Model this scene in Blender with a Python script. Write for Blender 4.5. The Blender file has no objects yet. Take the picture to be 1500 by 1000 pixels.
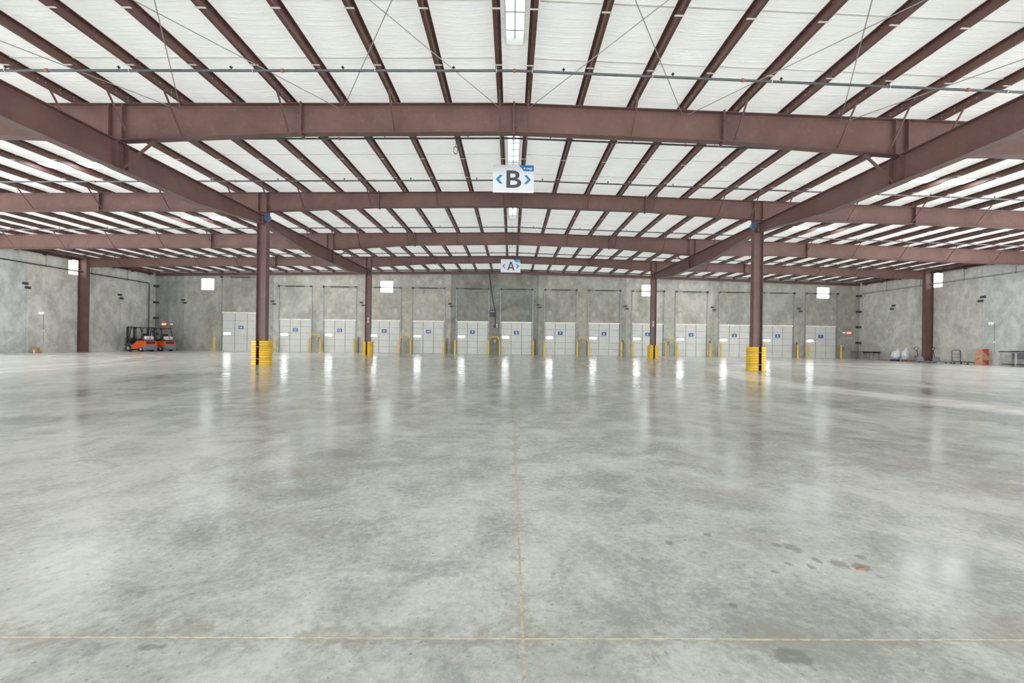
import bpy, math, random
from mathutils import Vector, Matrix
random.seed(7)
SC = bpy.context.scene
COL = SC.collection
PI = math.pi

# ------------------------------------------------------------------ camera, sky, lights, exposure
F_PX, PSI, ROLL = 660.0, 0.0148, 0.0125
CAM_H = 1.15
cam_d = bpy.data.cameras.new('camera')
cam_d.sensor_width = 36.0
cam_d.lens = F_PX / 1500.0 * 36.0
cam_d.shift_x = -8.4 / 1500.0
cam_d.shift_y = 2.0 / 1500.0
cam_d.clip_end = 300
cam_d.clip_start = 0.05
cam = bpy.data.objects.new('camera', cam_d)
COL.objects.link(cam)
fwd = Vector((math.sin(PSI), math.cos(PSI), 0))
right0 = Vector((math.cos(PSI), -math.sin(PSI), 0))
up0 = Vector((0, 0, 1))
right = right0 * math.cos(ROLL) + up0 * math.sin(ROLL)
up = up0 * math.cos(ROLL) - right0 * math.sin(ROLL)
M = Matrix((right, up, -fwd)).transposed().to_4x4()
M.translation = Vector((0, 0, CAM_H))
cam.matrix_world = M
SC.camera = cam

w = bpy.data.worlds.new('sky')
SC.world = w
w.use_nodes = True
wn = w.node_tree
bg = wn.nodes['Background']
bg.inputs['Color'].default_value = (0.95, 0.975, 1.0, 1)
bg.inputs['Strength'].default_value = 2.15

SC.view_settings.view_transform = 'Standard'
SC.view_settings.look = 'None'
SC.view_settings.gamma = 1.0
SC.view_settings.use_curve_mapping = False
SC.view_settings.exposure = 0.0
SC.cycles.diffuse_bounces = 7
SC.cycles.max_bounces = 12
SC.cycles.glossy_bounces = 4

P_SIDE, P_REAR, SKY_E, SKY_SIDE = 1500.0, 1650.0, 1.05, 18.0
SIDE_FILL_OPENINGS = [(-11.0, -4.0), (0.0, 7.0), (9.5, 16.0), (18.0, 24.2)]  # wall openings out of view, added to hold the fill lights
REAR_FILL_OPENINGS = [(-31, -21), (-18, -8), (-5, 5), (8, 18), (21, 31)]
FILL_OPENING_TOP = 5.4

def area(name, loc, look, sx, sy, power, color):
    l = bpy.data.lights.new(name, 'AREA')
    l.shape = 'RECTANGLE'; l.size = sx; l.size_y = sy
    l.energy = power; l.color = color
    o = bpy.data.objects.new(name, l)
    COL.objects.link(o)
    d = Vector(look)
    o.rotation_euler = d.to_track_quat('-Z', 'Y').to_euler()
    o.location = loc
    return o
FILL_COLOR = (0.97, 0.985, 1.0)
for s in (-1, 1):                      # unseen fill lights in openings added to the side walls
    for a, b in SIDE_FILL_OPENINGS:
        area('added_fill_light', (s * 34.25, (a + b) / 2, FILL_OPENING_TOP / 2), (-s, 0, 0), b - a, FILL_OPENING_TOP, P_SIDE, FILL_COLOR)
for a, b in REAR_FILL_OPENINGS:                # and to the wall behind the camera
    area('added_fill_light', ((a + b) / 2, -16.1, FILL_OPENING_TOP / 2), (0, 1, 0), b - a, FILL_OPENING_TOP, P_REAR, FILL_COLOR)

# ------------------------------------------------------------------ helpers
class MB:
    def __init__(self):
        self.v = []; self.f = []
    def add(self, vs, fs):
        n = len(self.v)
        self.v += [tuple(p) for p in vs]
        self.f += [tuple(i + n for i in q) for q in fs]
        return self
    def hexa(self, p):                 # 8 corners, bottom ring then top ring
        return self.add(p, [(3, 2, 1, 0), (4, 5, 6, 7), (0, 1, 5, 4), (1, 2, 6, 5), (2, 3, 7, 6), (3, 0, 4, 7)])
    def box(self, x0, x1, y0, y1, z0, z1):
        return self.hexa([(x0, y0, z0), (x1, y0, z0), (x1, y1, z0), (x0, y1, z0),
                          (x0, y0, z1), (x1, y0, z1), (x1, y1, z1), (x0, y1, z1)])
    def bbox(self, x0, x1, y0, y1, z0, z1, b):   # box with chamfered vertical edges and top
        ring = [(x0 + b, y0), (x1 - b, y0), (x1, y0 + b), (x1, y1 - b), (x1 - b, y1), (x0 + b, y1), (x0, y1 - b), (x0, y0 + b)]
        cx, cy = (x0 + x1) / 2, (y0 + y1) / 2
        def sh(r, k): return [(cx + (x - cx) * (1 - k / max(1e-6, abs(x - cx))) if abs(x - cx) > k else cx,
                               cy + (y - cy) * (1 - k / max(1e-6, abs(y - cy))) if abs(y - cy) > k else cy) for x, y in r]
        rs = [(sh(ring, b), z0), (ring, z0 + b), (ring, z1 - b), (sh(ring, b), z1)]
        vs = [(x, y, z) for r, z in rs for x, y in r]
        fs = [tuple(range(7, -1, -1)), tuple(range(24, 32))]
        for k in range(3):
            for i in range(8):
                j = (i + 1) % 8
                fs.append((k * 8 + i, k * 8 + j, k * 8 + 8 + j, k * 8 + 8 + i))
        return self.add(vs, fs)
    def prism(self, pts, a, b, axis='y'):        # polygon extruded along an axis
        n = len(pts)
        def mk(p, t):
            if axis == 'y': return (p[0], t, p[1])
            if axis == 'x': return (t, p[0], p[1])
            return (p[0], p[1], t)
        vs = [mk(p, a) for p in pts] + [mk(p, b) for p in pts]
        fs = [tuple(range(n)), tuple(range(2 * n - 1, n - 1, -1))]
        for i in range(n):
            j = (i + 1) % n
            fs.append((i, i + n, j + n, j))
        return self.add(vs, fs)
    def tube(self, path, r, n=8, cap=True):
        path = [Vector(p) for p in path]
        rings = []
        m = len(path)
        rr = r if isinstance(r, (list, tuple)) else [r] * m
        prev = None
        for i, p in enumerate(path):
            t = (path[min(i + 1, m - 1)] - path[max(i - 1, 0)]).normalized()
            if prev is None:
                a = Vector((0, 0, 1)) if abs(t.z) < .9 else Vector((1, 0, 0))
                u = t.cross(a).normalized()
            else:
                u = (prev - t * prev.dot(t)).normalized()
            prev = u
            v = t.cross(u)
            rings.append([p + (u * math.cos(2 * PI * k / n) + v * math.sin(2 * PI * k / n)) * rr[i] for k in range(n)])
        vs = [q for ring in rings for q in ring]
        fs = []
        for i in range(m - 1):
            for k in range(n):
                l = (k + 1) % n
                fs.append((i * n + k, i * n + l, (i + 1) * n + l, (i + 1) * n + k))
        if cap:
            fs.append(tuple(range(n - 1, -1, -1)))
            fs.append(tuple(range((m - 1) * n, m * n)))
        return self.add(vs, fs)
    def bar(self, a, b, wx, wy):                 # square bar between two points
        a, b = Vector(a), Vector(b)
        t = (b - a).normalized()
        k = Vector((1, 0, 0)) if abs(t.x) < .9 else Vector((0, 0, 1))
        u = (k - t * k.dot(t)).normalized() * wx / 2
        v = t.cross(u).normalized() * wy / 2
        return self.hexa([a - u - v, a + u - v, a + u + v, a - u + v, b - u - v, b + u - v, b + u + v, b - u + v])
    def lathe(self, prof, n=20, a0=0.0, a1=2 * PI, c=(0, 0), closed=True):
        full = abs(a1 - a0 - 2 * PI) < 1e-6
        cnt = n if full else n + 1
        vs = []
        for r, z in prof:
            for k in range(cnt):
                a = a0 + (a1 - a0) * k / n
                vs.append((c[0] + r * math.cos(a), c[1] + r * math.sin(a), z))
        fs = []
        m = len(prof)
        for i in range(m - 1):
            for k in range(n):
                l = (k + 1) % cnt
                fs.append((i * cnt + k, i * cnt + l, (i + 1) * cnt + l, (i + 1) * cnt + k))
        fs.append(tuple(range(cnt - 1, -1, -1)))
        fs.append(tuple(range((m - 1) * cnt, m * cnt)))
        if not full:
            fs.append(tuple(i * cnt for i in range(m)))
            fs.append(tuple(i * cnt + cnt - 1 for i in range(m - 1, -1, -1)))
        return self.add(vs, fs)
    def torus(self, c, R, r, axis='y', n=20, m=8, sx=1.0, sz=1.0):
        vs, fs = [], []
        for i in range(n):
            a = 2 * PI * i / n
            for j in range(m):
                b = 2 * PI * j / m
                q = R + r * math.cos(b)
                p = (q * math.cos(a) * sx, r * math.sin(b), q * math.sin(a) * sz)
                if axis == 'x': p = (p[1], p[0], p[2])
                if axis == 'z': p = (p[0], p[2], p[1])
                vs.append((c[0] + p[0], c[1] + p[1], c[2] + p[2]))
        for i in range(n):
            for j in range(m):
                k, l = (i + 1) % n, (j + 1) % m
                fs.append((i * m + j, i * m + l, k * m + l, k * m + j))
        return self.add(vs, fs)
    def mesh(self, name, smooth=False):
        me = bpy.data.meshes.new(name)
        me.from_pydata(self.v, [], self.f)
        me.update()
        if smooth:
            try:
                me.shade_smooth()
                me.set_sharp_from_angle(angle=math.radians(38))
            except Exception:
                pass
        return me

def part(name, src, mat, parent=None, loc=(0, 0, 0), rot=(0, 0, 0), smooth=False, color=None, stuff=False):
    if isinstance(src, MB):
        src = src.mesh(name, smooth)
    if mat is not None and (len(src.materials) == 0):
        src.materials.append(mat)
    o = bpy.data.objects.new(name, src)
    COL.objects.link(o)
    o.location = loc
    o.rotation_euler = rot
    if parent is not None: o.parent = parent
    if color is not None: o.color = (color[0], color[1], color[2], 1)
    if stuff: o['kind'] = 'stuff'
    return o

def tag(o, label, cat, group=None, kind=None):
    o['label'] = label; o['category'] = cat
    if group: o['group'] = group
    if kind: o['kind'] = kind
    return o

NUM = ['zero', 'one', 'two', 'three', 'four', 'five', 'six', 'seven', 'eight', 'nine', 'ten', 'eleven', 'twelve', 'thirteen', 'fourteen']
def thing(name, label, cat, loc=(0, 0, 0), rz=0.0, group=None, kind=None):
    o = bpy.data.objects.new(name, None)
    o.empty_display_size = .2
    COL.objects.link(o)
    o.location = loc; o.rotation_euler = (0, 0, rz)
    return tag(o, label, cat, group, kind)

def dup(src, label, loc=None, rz=None):
    r = src.copy(); COL.objects.link(r)
    if loc is not None: r.location = loc
    if rz is not None: r.rotation_euler = (0, 0, rz)
    r['label'] = label
    for ch in list(src.children):
        c = ch.copy(); COL.objects.link(c); c.parent = r
        for g in list(ch.children):
            d = g.copy(); COL.objects.link(d); d.parent = c
    return r

def text_mesh(s, size, depth, bold=0.0, xs=1.0):
    cu = bpy.data.curves.new('lettering', 'FONT')
    cu.body = s; cu.size = size; cu.extrude = depth / 2; cu.offset = bold
    cu.align_x = 'CENTER'; cu.align_y = 'CENTER'; cu.resolution_u = 4
    o = bpy.data.objects.new('lettering', cu)
    COL.objects.link(o)
    bpy.context.view_layer.update()
    dg = bpy.context.evaluated_depsgraph_get()
    me = bpy.data.meshes.new_from_object(o.evaluated_get(dg))
    bpy.data.objects.remove(o)
    xs_ = [v.co.x for v in me.vertices]; ys_ = [v.co.y for v in me.vertices]
    cx, cy = (min(xs_) + max(xs_)) / 2, (min(ys_) + max(ys_)) / 2
    for v in me.vertices:              # stand it up: faces -Y, centred
        x, y, z = v.co
        v.co = ((x - cx) * xs, -z, y - cy)
    me.materials.clear()
    return me

# ------------------------------------------------------------------ materials
def N(nt, typ, **kw):
    n = nt.nodes.new('ShaderNode' + typ)
    for k, v in kw.items():
        setattr(n, k, v)
    return n
def new_mat(name):
    m = bpy.data.materials.new(name); m.use_nodes = True
    nt = m.node_tree
    return m, nt, nt.nodes['Principled BSDF']
def setv(nt, sock, v):
    if isinstance(v, bpy.types.NodeSocket): nt.links.new(v, sock)
    else: sock.default_value = v
def math_(nt, op, a, b=None, clamp=False):
    n = N(nt, 'Math', operation=op, use_clamp=clamp)
    setv(nt, n.inputs[0], a)
    if b is not None: setv(nt, n.inputs[1], b)
    return n.outputs[0]
def noise(nt, vec, scale, detail=4.0, rough=.55, dist=0.0):
    n = N(nt, 'TexNoise')
    setv(nt, n.inputs['Vector'], vec)
    n.inputs['Scale'].default_value = scale; n.inputs['Detail'].default_value = detail
    n.inputs['Roughness'].default_value = rough; n.inputs['Distortion'].default_value = dist
    return n.outputs['Fac']
def mapr(nt, v, a, b, c, d):
    n = N(nt, 'MapRange'); n.interpolation_type = 'SMOOTHSTEP'
    setv(nt, n.inputs[0], v)
    for i, q in enumerate((a, b, c, d)): n.inputs[i + 1].default_value = q
    return n.outputs[0]
def mix(nt, fac, a, b, mode='MIX'):
    n = N(nt, 'MixRGB', blend_type=mode)
    setv(nt, n.inputs[0], fac)
    setv(nt, n.inputs[1], a if isinstance(a, bpy.types.NodeSocket) else (*a, 1))
    setv(nt, n.inputs[2], b if isinstance(b, bpy.types.NodeSocket) else (*b, 1))
    return n.outputs[0]
def scaled(nt, vec, s, off=(0, 0, 0)):
    n = N(nt, 'Mapping')
    setv(nt, n.inputs['Vector'], vec)
    n.inputs['Scale'].default_value = s; n.inputs['Location'].default_value = off
    return n.outputs[0]
def bump(nt, h, strength, dist, bsdf):
    n = N(nt, 'Bump')
    n.inputs['Strength'].default_value = strength; n.inputs['Distance'].default_value = dist
    setv(nt, n.inputs['Height'], h)
    nt.links.new(n.outputs[0], bsdf.inputs['Normal'])
def pos(nt): return N(nt, 'NewGeometry').outputs['Position']

def paint(name, col, rough=.45, var=.10, scale=2.5, metal=0.0, spec=.5, bmp=0.0):
    m, nt, b = new_mat(name)
    p = pos(nt)
    f = noise(nt, p, scale, 5)
    d = tuple(c * (1 - var) for c in col); l = tuple(min(1, c * (1 + var)) for c in col)
    nt.links.new(mix(nt, mapr(nt, f, .3, .7, 0, 1), d, l), b.inputs['Base Color'])
    b.inputs['Roughness'].default_value = rough; b.inputs['Metallic'].default_value = metal
    b.inputs['Specular IOR Level'].default_value = spec
    if bmp: bump(nt, noise(nt, p, 40, 3), bmp, .01, b)
    return m
def emit(name, col, strength):
    m, nt, b = new_mat(name)
    b.inputs['Base Color'].default_value = (*col, 1)
    b.inputs['Emission Color'].default_value = (*col, 1)
    b.inputs['Emission Strength'].default_value = strength
    b.inputs['Roughness'].default_value = .4
    return m

def concrete_wall(name, base, spots):
    m, nt, b = new_mat(name)
    p = pos(nt)
    big = noise(nt, scaled(nt, p, (1, 1, .75)), .5, 5, .6, 1.2)
    med = noise(nt, scaled(nt, p, (1, 1, .8)), 2.4, 7, .68)
    fine = noise(nt, p, 16, 4, .7)
    k = math_(nt, 'ADD', math_(nt, 'MULTIPLY', big, .5), math_(nt, 'ADD', math_(nt, 'MULTIPLY', med, .35), math_(nt, 'MULTIPLY', fine, .15)))
    c = mix(nt, mapr(nt, k, .34, .66, 0, 1), tuple(q * .70 for q in base), tuple(min(1, q * 1.26) for q in base))
    warm = noise(nt, p, .22, 2)
    c = mix(nt, mapr(nt, warm, .45, .62, 0, .4), c, mix(nt, 1, c, (1.10, 1.0, .92), 'MULTIPLY'))
    if spots:                          # patched lifting points in a regular grid on the tilt-up panels
        s = N(nt, 'SeparateXYZ'); nt.links.new(p, s.inputs[0])
        u = math_(nt, 'MULTIPLY', math_(nt, 'SUBTRACT', math_(nt, 'FRACT', math_(nt, 'ADD', math_(nt, 'DIVIDE', math_(nt, 'SUBTRACT', s.outputs[0], 1.5775), 2.135), 100.5)), .5), 2.135)
        for zc in (6.95, 4.05):
            dz = math_(nt, 'MULTIPLY', math_(nt, 'SUBTRACT', s.outputs[2], zc), .75)
            r = math_(nt, 'SQRT', math_(nt, 'ADD', math_(nt, 'POWER', u, 2.0), math_(nt, 'POWER', dz, 2.0)))
            r = math_(nt, 'ADD', r, math_(nt, 'MULTIPLY', math_(nt, 'SUBTRACT', med, .5), .5))
            c = mix(nt, mapr(nt, r, .05, .27, .55, 0), c, (.60, .60, .56))
    oi = N(nt, 'ObjectInfo')
    c = mix(nt, 1, c, oi.outputs['Color'], 'MULTIPLY')
    nt.links.new(c, b.inputs['Base Color'])
    b.inputs['Roughness'].default_value = .75
    b.inputs['Specular IOR Level'].default_value = .25
    bump(nt, med, .15, .02, b)
    return m

def concrete_floor():
    m, nt, b = new_mat('polished_concrete')
    p = pos(nt)
    sep = N(nt, 'SeparateXYZ'); nt.links.new(p, sep.inputs[0])
    X, Y = sep.outputs[0], sep.outputs[1]
    big = noise(nt, scaled(nt, p, (1, .55, 1)), .38, 6, .6, .8)
    med = noise(nt, p, 2.0, 9, .72, .5)
    fine = noise(nt, p, 24, 7, .75)
    k = math_(nt, 'ADD', math_(nt, 'MULTIPLY', big, .36), math_(nt, 'ADD', math_(nt, 'MULTIPLY', med, .38), math_(nt, 'MULTIPLY', fine, .28)))
    c = mix(nt, mapr(nt, k, .39, .61, 0, 1), (.295, .315, .298), (.62, .645, .615))
    wn_ = noise(nt, p, .9, 6, .65)
    c = mix(nt, mapr(nt, wn_, .52, .68, 0, .6), c, (.385, .385, .335))
    # paler base colour in the side aisles beyond the column lines, noise-broken edge
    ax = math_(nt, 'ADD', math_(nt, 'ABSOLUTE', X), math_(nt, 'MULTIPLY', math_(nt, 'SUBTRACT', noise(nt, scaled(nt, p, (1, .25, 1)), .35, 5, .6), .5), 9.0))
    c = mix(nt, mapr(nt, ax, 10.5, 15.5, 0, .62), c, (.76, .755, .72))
    # pale mortar scuffs
    sc = noise(nt, scaled(nt, p, (1, .8, 1)), 5.5, 6, .75, 1.0)
    c = mix(nt, mapr(nt, sc, .60, .72, 0, .55), c, (.70, .71, .67))
    # small dark pits
    pit = noise(nt, p, 38, 2, .5)
    c = mix(nt, mapr(nt, pit, .66, .72, 0, .5), c, (.17, .18, .17))
    # brown damp margin along the joints near the camera
    jd = math_(nt, 'MINIMUM', math_(nt, 'ABSOLUTE', math_(nt, 'SUBTRACT', Y, 1.75)), math_(nt, 'ABSOLUTE', math_(nt, 'SUBTRACT', X, .06)))
    jn = math_(nt, 'ADD', jd, math_(nt, 'MULTIPLY', math_(nt, 'SUBTRACT', noise(nt, p, 3.0, 5, .7), .42), .9))
    c = mix(nt, mapr(nt, jn, .0, .14, .65, 0), c, (.33, .32, .27))
    # tyre dust arcs on the forklift side; the last, broad pale arc lies opposite
    dn = noise(nt, p, 1.3, 4)
    for cx, cy, R, wd in ((-21.5, 31.5, 6.2, .22), (-21.5, 31.5, 7.4, .18), (-30, 22.5, 9.0, .3), (-16.5, 36.5, 5.2, .16), (-16.5, 36.5, 6.3, .16), (-27, 36, 4.2, .2), (-38, 14, 20, .35), (-38, 14, 21.6, .25), (25, 14, 16.5, .8)):
        dx = math_(nt, 'SUBTRACT', X, cx); dy = math_(nt, 'SUBTRACT', Y, cy)
        r = math_(nt, 'SQRT', math_(nt, 'ADD', math_(nt, 'MULTIPLY', dx, dx), math_(nt, 'MULTIPLY', dy, dy)))
        e = math_(nt, 'ABSOLUTE', math_(nt, 'SUBTRACT', r, R))
        mk = math_(nt, 'MULTIPLY', mapr(nt, e, wd * .4, wd * 1.3, 1, 0), mapr(nt, dn, .38, .6, .45, .95))
        c = mix(nt, mk, c, (.95, .94, .90))
    # oil spots
    blot = noise(nt, p, 17, 5, .7)
    def spot(c, x, y, rx, ry, amt, ring=False):
        dx = math_(nt, 'DIVIDE', math_(nt, 'SUBTRACT', X, x), rx); dy = math_(nt, 'DIVIDE', math_(nt, 'SUBTRACT', Y, y), ry)
        r = math_(nt, 'SQRT', math_(nt, 'ADD', math_(nt, 'MULTIPLY', dx, dx), math_(nt, 'MULTIPLY', dy, dy)))
        r = math_(nt, 'ADD', r, math_(nt, 'MULTIPLY', math_(nt, 'SUBTRACT', blot, .5), 2.6))
        if ring: r = math_(nt, 'ADD', math_(nt, 'ABSOLUTE', math_(nt, 'SUBTRACT', r, .75)), .35)
        return mix(nt, mapr(nt, r, .6, 1.15, amt, 0), c, (.15, .155, .14))
    for q in ((1.62, 2.55, .05, .06), (1.55, 2.58, .03, .03), (1.75, 2.36, .05, .05), (1.66, 2.40, .025, .03), (1.58, 2.33, .02, .03), (1.85, 2.33, .06, .04), (1.93, 2.44, .03, .03), (1.48, 2.36, .02, .02), (1.36, 2.28, .02, .02), (1.0, 1.98, .018, .02), (.93, 2.6, .02, .03), (1.21, 2.72, .03, .03)):
        c = spot(c, *q, .55)
    c = spot(c, 1.05, 1.655, .055, .035, .6, True)
    c = spot(c, -1.32, 1.70, .05, .02, .5)
    oi = N(nt, 'ObjectInfo')
    c = mix(nt, 1, c, mix(nt, oi.outputs['Random'], (.95, .955, .955), (1.03, 1.03, 1.025)), 'MULTIPLY')
    nt.links.new(c, b.inputs['Base Color'])
    rg = mapr(nt, math_(nt, 'ADD', math_(nt, 'MULTIPLY', big, .5), math_(nt, 'MULTIPLY', med, .5)), .35, .65, .13, .24)
    nt.links.new(rg, b.inputs['Roughness'])
    b.inputs['Specular IOR Level'].default_value = .55
    bump(nt, math_(nt, 'ADD', math_(nt, 'MULTIPLY', med, .6), math_(nt, 'MULTIPLY', fine, .12)), .03, .02, b)
    return m

def vinyl():
    m, nt, b = new_mat('white_vinyl_insulation')
    p = pos(nt)
    a = noise(nt, scaled(nt, p, (.35, 7, .35)), 1.5, 4, .6, .3)
    c_ = noise(nt, scaled(nt, p, (.5, 3, .5)), 4.5, 4, .6, .2)
    col = mix(nt, mapr(nt, noise(nt, p, .8, 3), .3, .7, 0, 1), (.84, .84, .80), (.90, .90, .865))
    nt.links.new(col, b.inputs['Base Color'])
    b.inputs['Roughness'].default_value = .5
    b.inputs['Specular IOR Level'].default_value = .12
    bump(nt, math_(nt, 'ADD', a, math_(nt, 'MULTIPLY', c_, .5)), .9, .10, b)
    tr = N(nt, 'BsdfTranslucent'); tr.inputs['Color'].default_value = (.97, .965, .92, 1)   # translucency added so sky light from above brightens the ceiling
    mx = N(nt, 'MixShader'); mx.inputs[0].default_value = .24
    nt.links.new(b.outputs[0], mx.inputs[1]); nt.links.new(tr.outputs[0], mx.inputs[2])
    nt.links.new(mx.outputs[0], nt.nodes['Material Output'].inputs['Surface'])
    return m

def steel(name, col):
    m, nt, b = new_mat(name)
    p = pos(nt)
    f = noise(nt, p, 1.1, 5, .6)
    c = mix(nt, mapr(nt, f, .3, .7, 0, 1), tuple(q * .86 for q in col), tuple(q * 1.12 for q in col))
    d = noise(nt, p, 7, 5, .7)
    c = mix(nt, mapr(nt, d, .55, .75, 0, .25), c, (.30, .22, .18))
    nt.links.new(c, b.inputs['Base Color'])
    b.inputs['Roughness'].default_value = .42
    b.inputs['Specular IOR Level'].default_value = .45
    return m

MAT = {}
MAT['steel'] = steel('red_oxide_steel', (.140, .076, .067))
MAT['purlin'] = steel('red_oxide_purlin', (.120, .056, .047))
MAT['vinyl'] = vinyl()
MAT['wall'] = concrete_wall('tilt_up_concrete', (.40, .40, .37), True)
MAT['side'] = concrete_wall('side_wall_concrete', (.585, .595, .575), False)
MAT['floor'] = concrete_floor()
MAT['filler'] = paint('joint_sealant', (.52, .47, .38), .8, .25, 30)
MAT['dark'] = paint('dark_gap', (.05, .05, .05), .8)
MAT['strap'] = paint('white_strap', (.82, .81, .76), .6, .05)
MAT['bolt'] = paint('zinc_bolt', (.55, .54, .52), .4, .1, 5, .6)
MAT['rod'] = paint('galvanized_rod', (.32, .31, .30), .45, .1, 5, .4)
MAT['pipe'] = paint('black_sprinkler_pipe', (.075, .085, .085), .4, .2)
MAT['redc'] = paint('orange_red_coupling', (.42, .11, .08), .45)
MAT['door'] = paint('white_door_panel', (.585, .595, .56), .42, .04, 1.2)
MAT['stile'] = paint('grey_door_edge', (.24, .25, .26), .5)
MAT['track'] = paint('galvanized_track', (.36, .37, .37), .45, .2, 4, .5)
MAT['spring'] = paint('dark_spring_steel', (.06, .06, .06), .5)
MAT['seal'] = paint('white_header_seal', (.82, .78, .72), .6)
MAT['blue'] = paint('blue_sign_face', (.012, .10, .30), .45, .04)
MAT['signblue'] = paint('bright_blue_print', (.015, .20, .50), .45, .03)
MAT['white'] = paint('white_print', (.85, .86, .88), .5, .02)
MAT['signboard'] = paint('pale_grey_sign_board', (.70, .72, .75), .45, .02)
MAT['char'] = paint('charcoal_print', (.055, .058, .068), .5, .05)
MAT['yellow'] = paint('safety_yellow', (.68, .425, .018), .42, .08, 3)
MAT['bollard'] = paint('bollard_yellow', (.68, .47, .06), .45, .10, 4)
MAT['black'] = paint('black_rubber', (.02, .02, .022), .6, .2)
MAT['blackp'] = paint('black_paint', (.025, .025, .028), .4, .2)
MAT['grey'] = paint('grey_paint', (.22, .23, .25), .5)
MAT['lgrey'] = paint('light_grey_paint', (.42, .42, .40), .5)
MAT['ddoor'] = paint('grey_steel_door', (.36, .355, .335), .5, .05)
MAT['orange'] = paint('forklift_orange', (.78, .11, .015), .4, .05)
MAT['slate'] = paint('slate_counterweight', (.17, .21, .26), .5)
MAT['tank'] = paint('silver_gas_bottle', (.75, .76, .77), .3, .05, 3, .3)
MAT['glassw'] = emit('daylit_window_pane', (.97, .98, 1.0), 2.6)
MAT['lite'] = emit('daylit_door_slot', (.92, .96, 1.0), 22.0)
MAT['sky'] = emit('skylight_dome', (.86, .93, 1.0), SKY_E)
MAT['skyside'] = emit('skylight_sheet', (.97, .98, 1.0), SKY_SIDE)
MAT['exit'] = emit('red_exit_face', (1.0, .10, .07), .8)
MAT['exitw'] = emit('exit_lettering', (1.0, .75, .70), 1.0)
MAT['lamp'] = emit('emergency_lamp_lens', (1, 1, .95), .9)
MAT['card'] = paint('cardboard', (.42, .25, .14), .8, .12, 4)
MAT['cardred'] = paint('red_carton_print', (.42, .05, .03), .6, .1)
MAT['cardpink'] = paint('carton_face', (.62, .36, .25), .8, .12, 3)
MAT['wood'] = paint('brown_wood', (.42, .22, .12), .7, .2, 6)
MAT['pallet'] = paint('indigo_plastic', (.07, .06, .22), .5, .1)
MAT['bag'] = paint('white_plastic_film', (.80, .81, .84), .3, .06, 6)
MAT['coil'] = paint('blue_hose', (.03, .16, .42), .4)
MAT['frame'] = paint('window_frame_white', (.75, .75, .72), .5)

# ------------------------------------------------------------------ dimensions
WX = 34.2                   # side wall inner face
YB = 43.8                   # back wall inner face
YF = -16.2                  # wall behind the camera
FRAMES = [5.55, 13.2, 20.85, 28.5, 36.15]
CX = 11.43
SLOPE = 0.0208
PD = 0.216                  # purlin depth
def zr(x): return 8.11 - SLOPE * abs(x)
def at(px, Y):              # pixel column of the photograph -> X in the plane Y
    s = (px - 758.4) / F_PX
    return (s + PSI) * Y / (1 - PSI * s)

# ------------------------------------------------------------------ floor
floor = thing('floor', 'grey polished concrete warehouse floor with sealed control joints', 'floor', kind='structure')
part('subgrade', MB().box(-WX - .3, WX + .3, YF - .3, YB + .3, -.30, -.155), MAT['dark'], floor)
xj = [-WX, -22.86, -11.43, .06, 11.43, 22.86, WX]
yj = [YF] + [1.75 + 3.61 * k for k in range(-4, 12)] + [YB]
G = .006
for i in range(len(xj) - 1):
    for j in range(len(yj) - 1):
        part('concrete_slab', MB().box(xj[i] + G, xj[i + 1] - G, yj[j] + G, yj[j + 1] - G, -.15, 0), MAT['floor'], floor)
for x in xj[1:-1]:
    part('joint_filler', MB().box(x - G - .001, x + G + .001, YF, YB, -.15, -.001), MAT['filler'], floor)
for y in yj[1:-1]:
    part('joint_filler', MB().box(-WX, WX, y - G - .001, y + G + .001, -.15, -.0015), MAT['filler'], floor)

# ------------------------------------------------------------------ walls
def panel_strips(a0, a1, openings, ztop):
    """vertical strips of a wall panel between a0 and a1 with rectangular openings -> [(a, b, z0, z1a, z1b)]"""
    br = sorted({a0, a1} | {q for o in openings for q in o[:2] if a0 < q < a1})
    if a0 < 0 < a1: br = sorted(set(br) | {0.0})
    out = []
    for a, b in zip(br[:-1], br[1:]):
        m = (a + b) / 2
        z = 0.0
        for o in sorted([o for o in openings if o[0] < m < o[1]], key=lambda o: o[2]):
            if o[2] > z: out.append((a, b, z, o[2], o[2]))
            z = o[3]
        out.append((a, b, z, ztop(a), ztop(b)))
    return out
TH = .20
def wall_y(root, mat, y, dirn, joints, openings, ztop, tints):
    y0, y1 = (y, y + TH) if dirn > 0 else (y - TH, y)
    for i, (a, b) in enumerate(zip(joints[:-1], joints[1:])):
        m = MB()
        for p, q, z0, za, zb in panel_strips(a + .012, b - .012, openings, ztop):
            m.hexa([(p, y0, z0), (q, y0, z0), (q, y1, z0), (p, y1, z0), (p, y0, za), (q, y0, zb), (q, y1, zb), (p, y1, za)])
        part('concrete_panel', m, mat, root, color=tints[i % len(tints)])
    for a in joints[1:-1]:
        part('joint_sealant', MB().box(a - .014, a + .014, y + dirn * .02 if dirn > 0 else y - TH, y + TH if dirn > 0 else y - .02, 0, ztop(a)), MAT['lgrey'], root)
def wall_x(root, mat, x, s, joints, openings, ztop, tints):
    x0, x1 = (x, x + TH) if s > 0 else (x - TH, x)
    for i, (a, b) in enumerate(zip(joints[:-1], joints[1:])):
        m = MB()
        for p, q, z0, za, zb in panel_strips(a + .012, b - .012, openings, lambda t: ztop):
            m.hexa([(x0, p, z0), (x1, p, z0), (x1, q, z0), (x0, q, z0), (x0, p, za), (x1, p, za), (x1, q, zb), (x0, q, zb)])
        part('concrete_panel', m, mat, root, color=tints[i % len(tints)])
    for a in joints[1:-1]:
        part('joint_sealant', MB().box(x0 + (.02 if s > 0 else 0), x1 - (0 if s > 0 else .02), a - .014, a + .014, 0, ztop), MAT['lgrey'], root)

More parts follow.
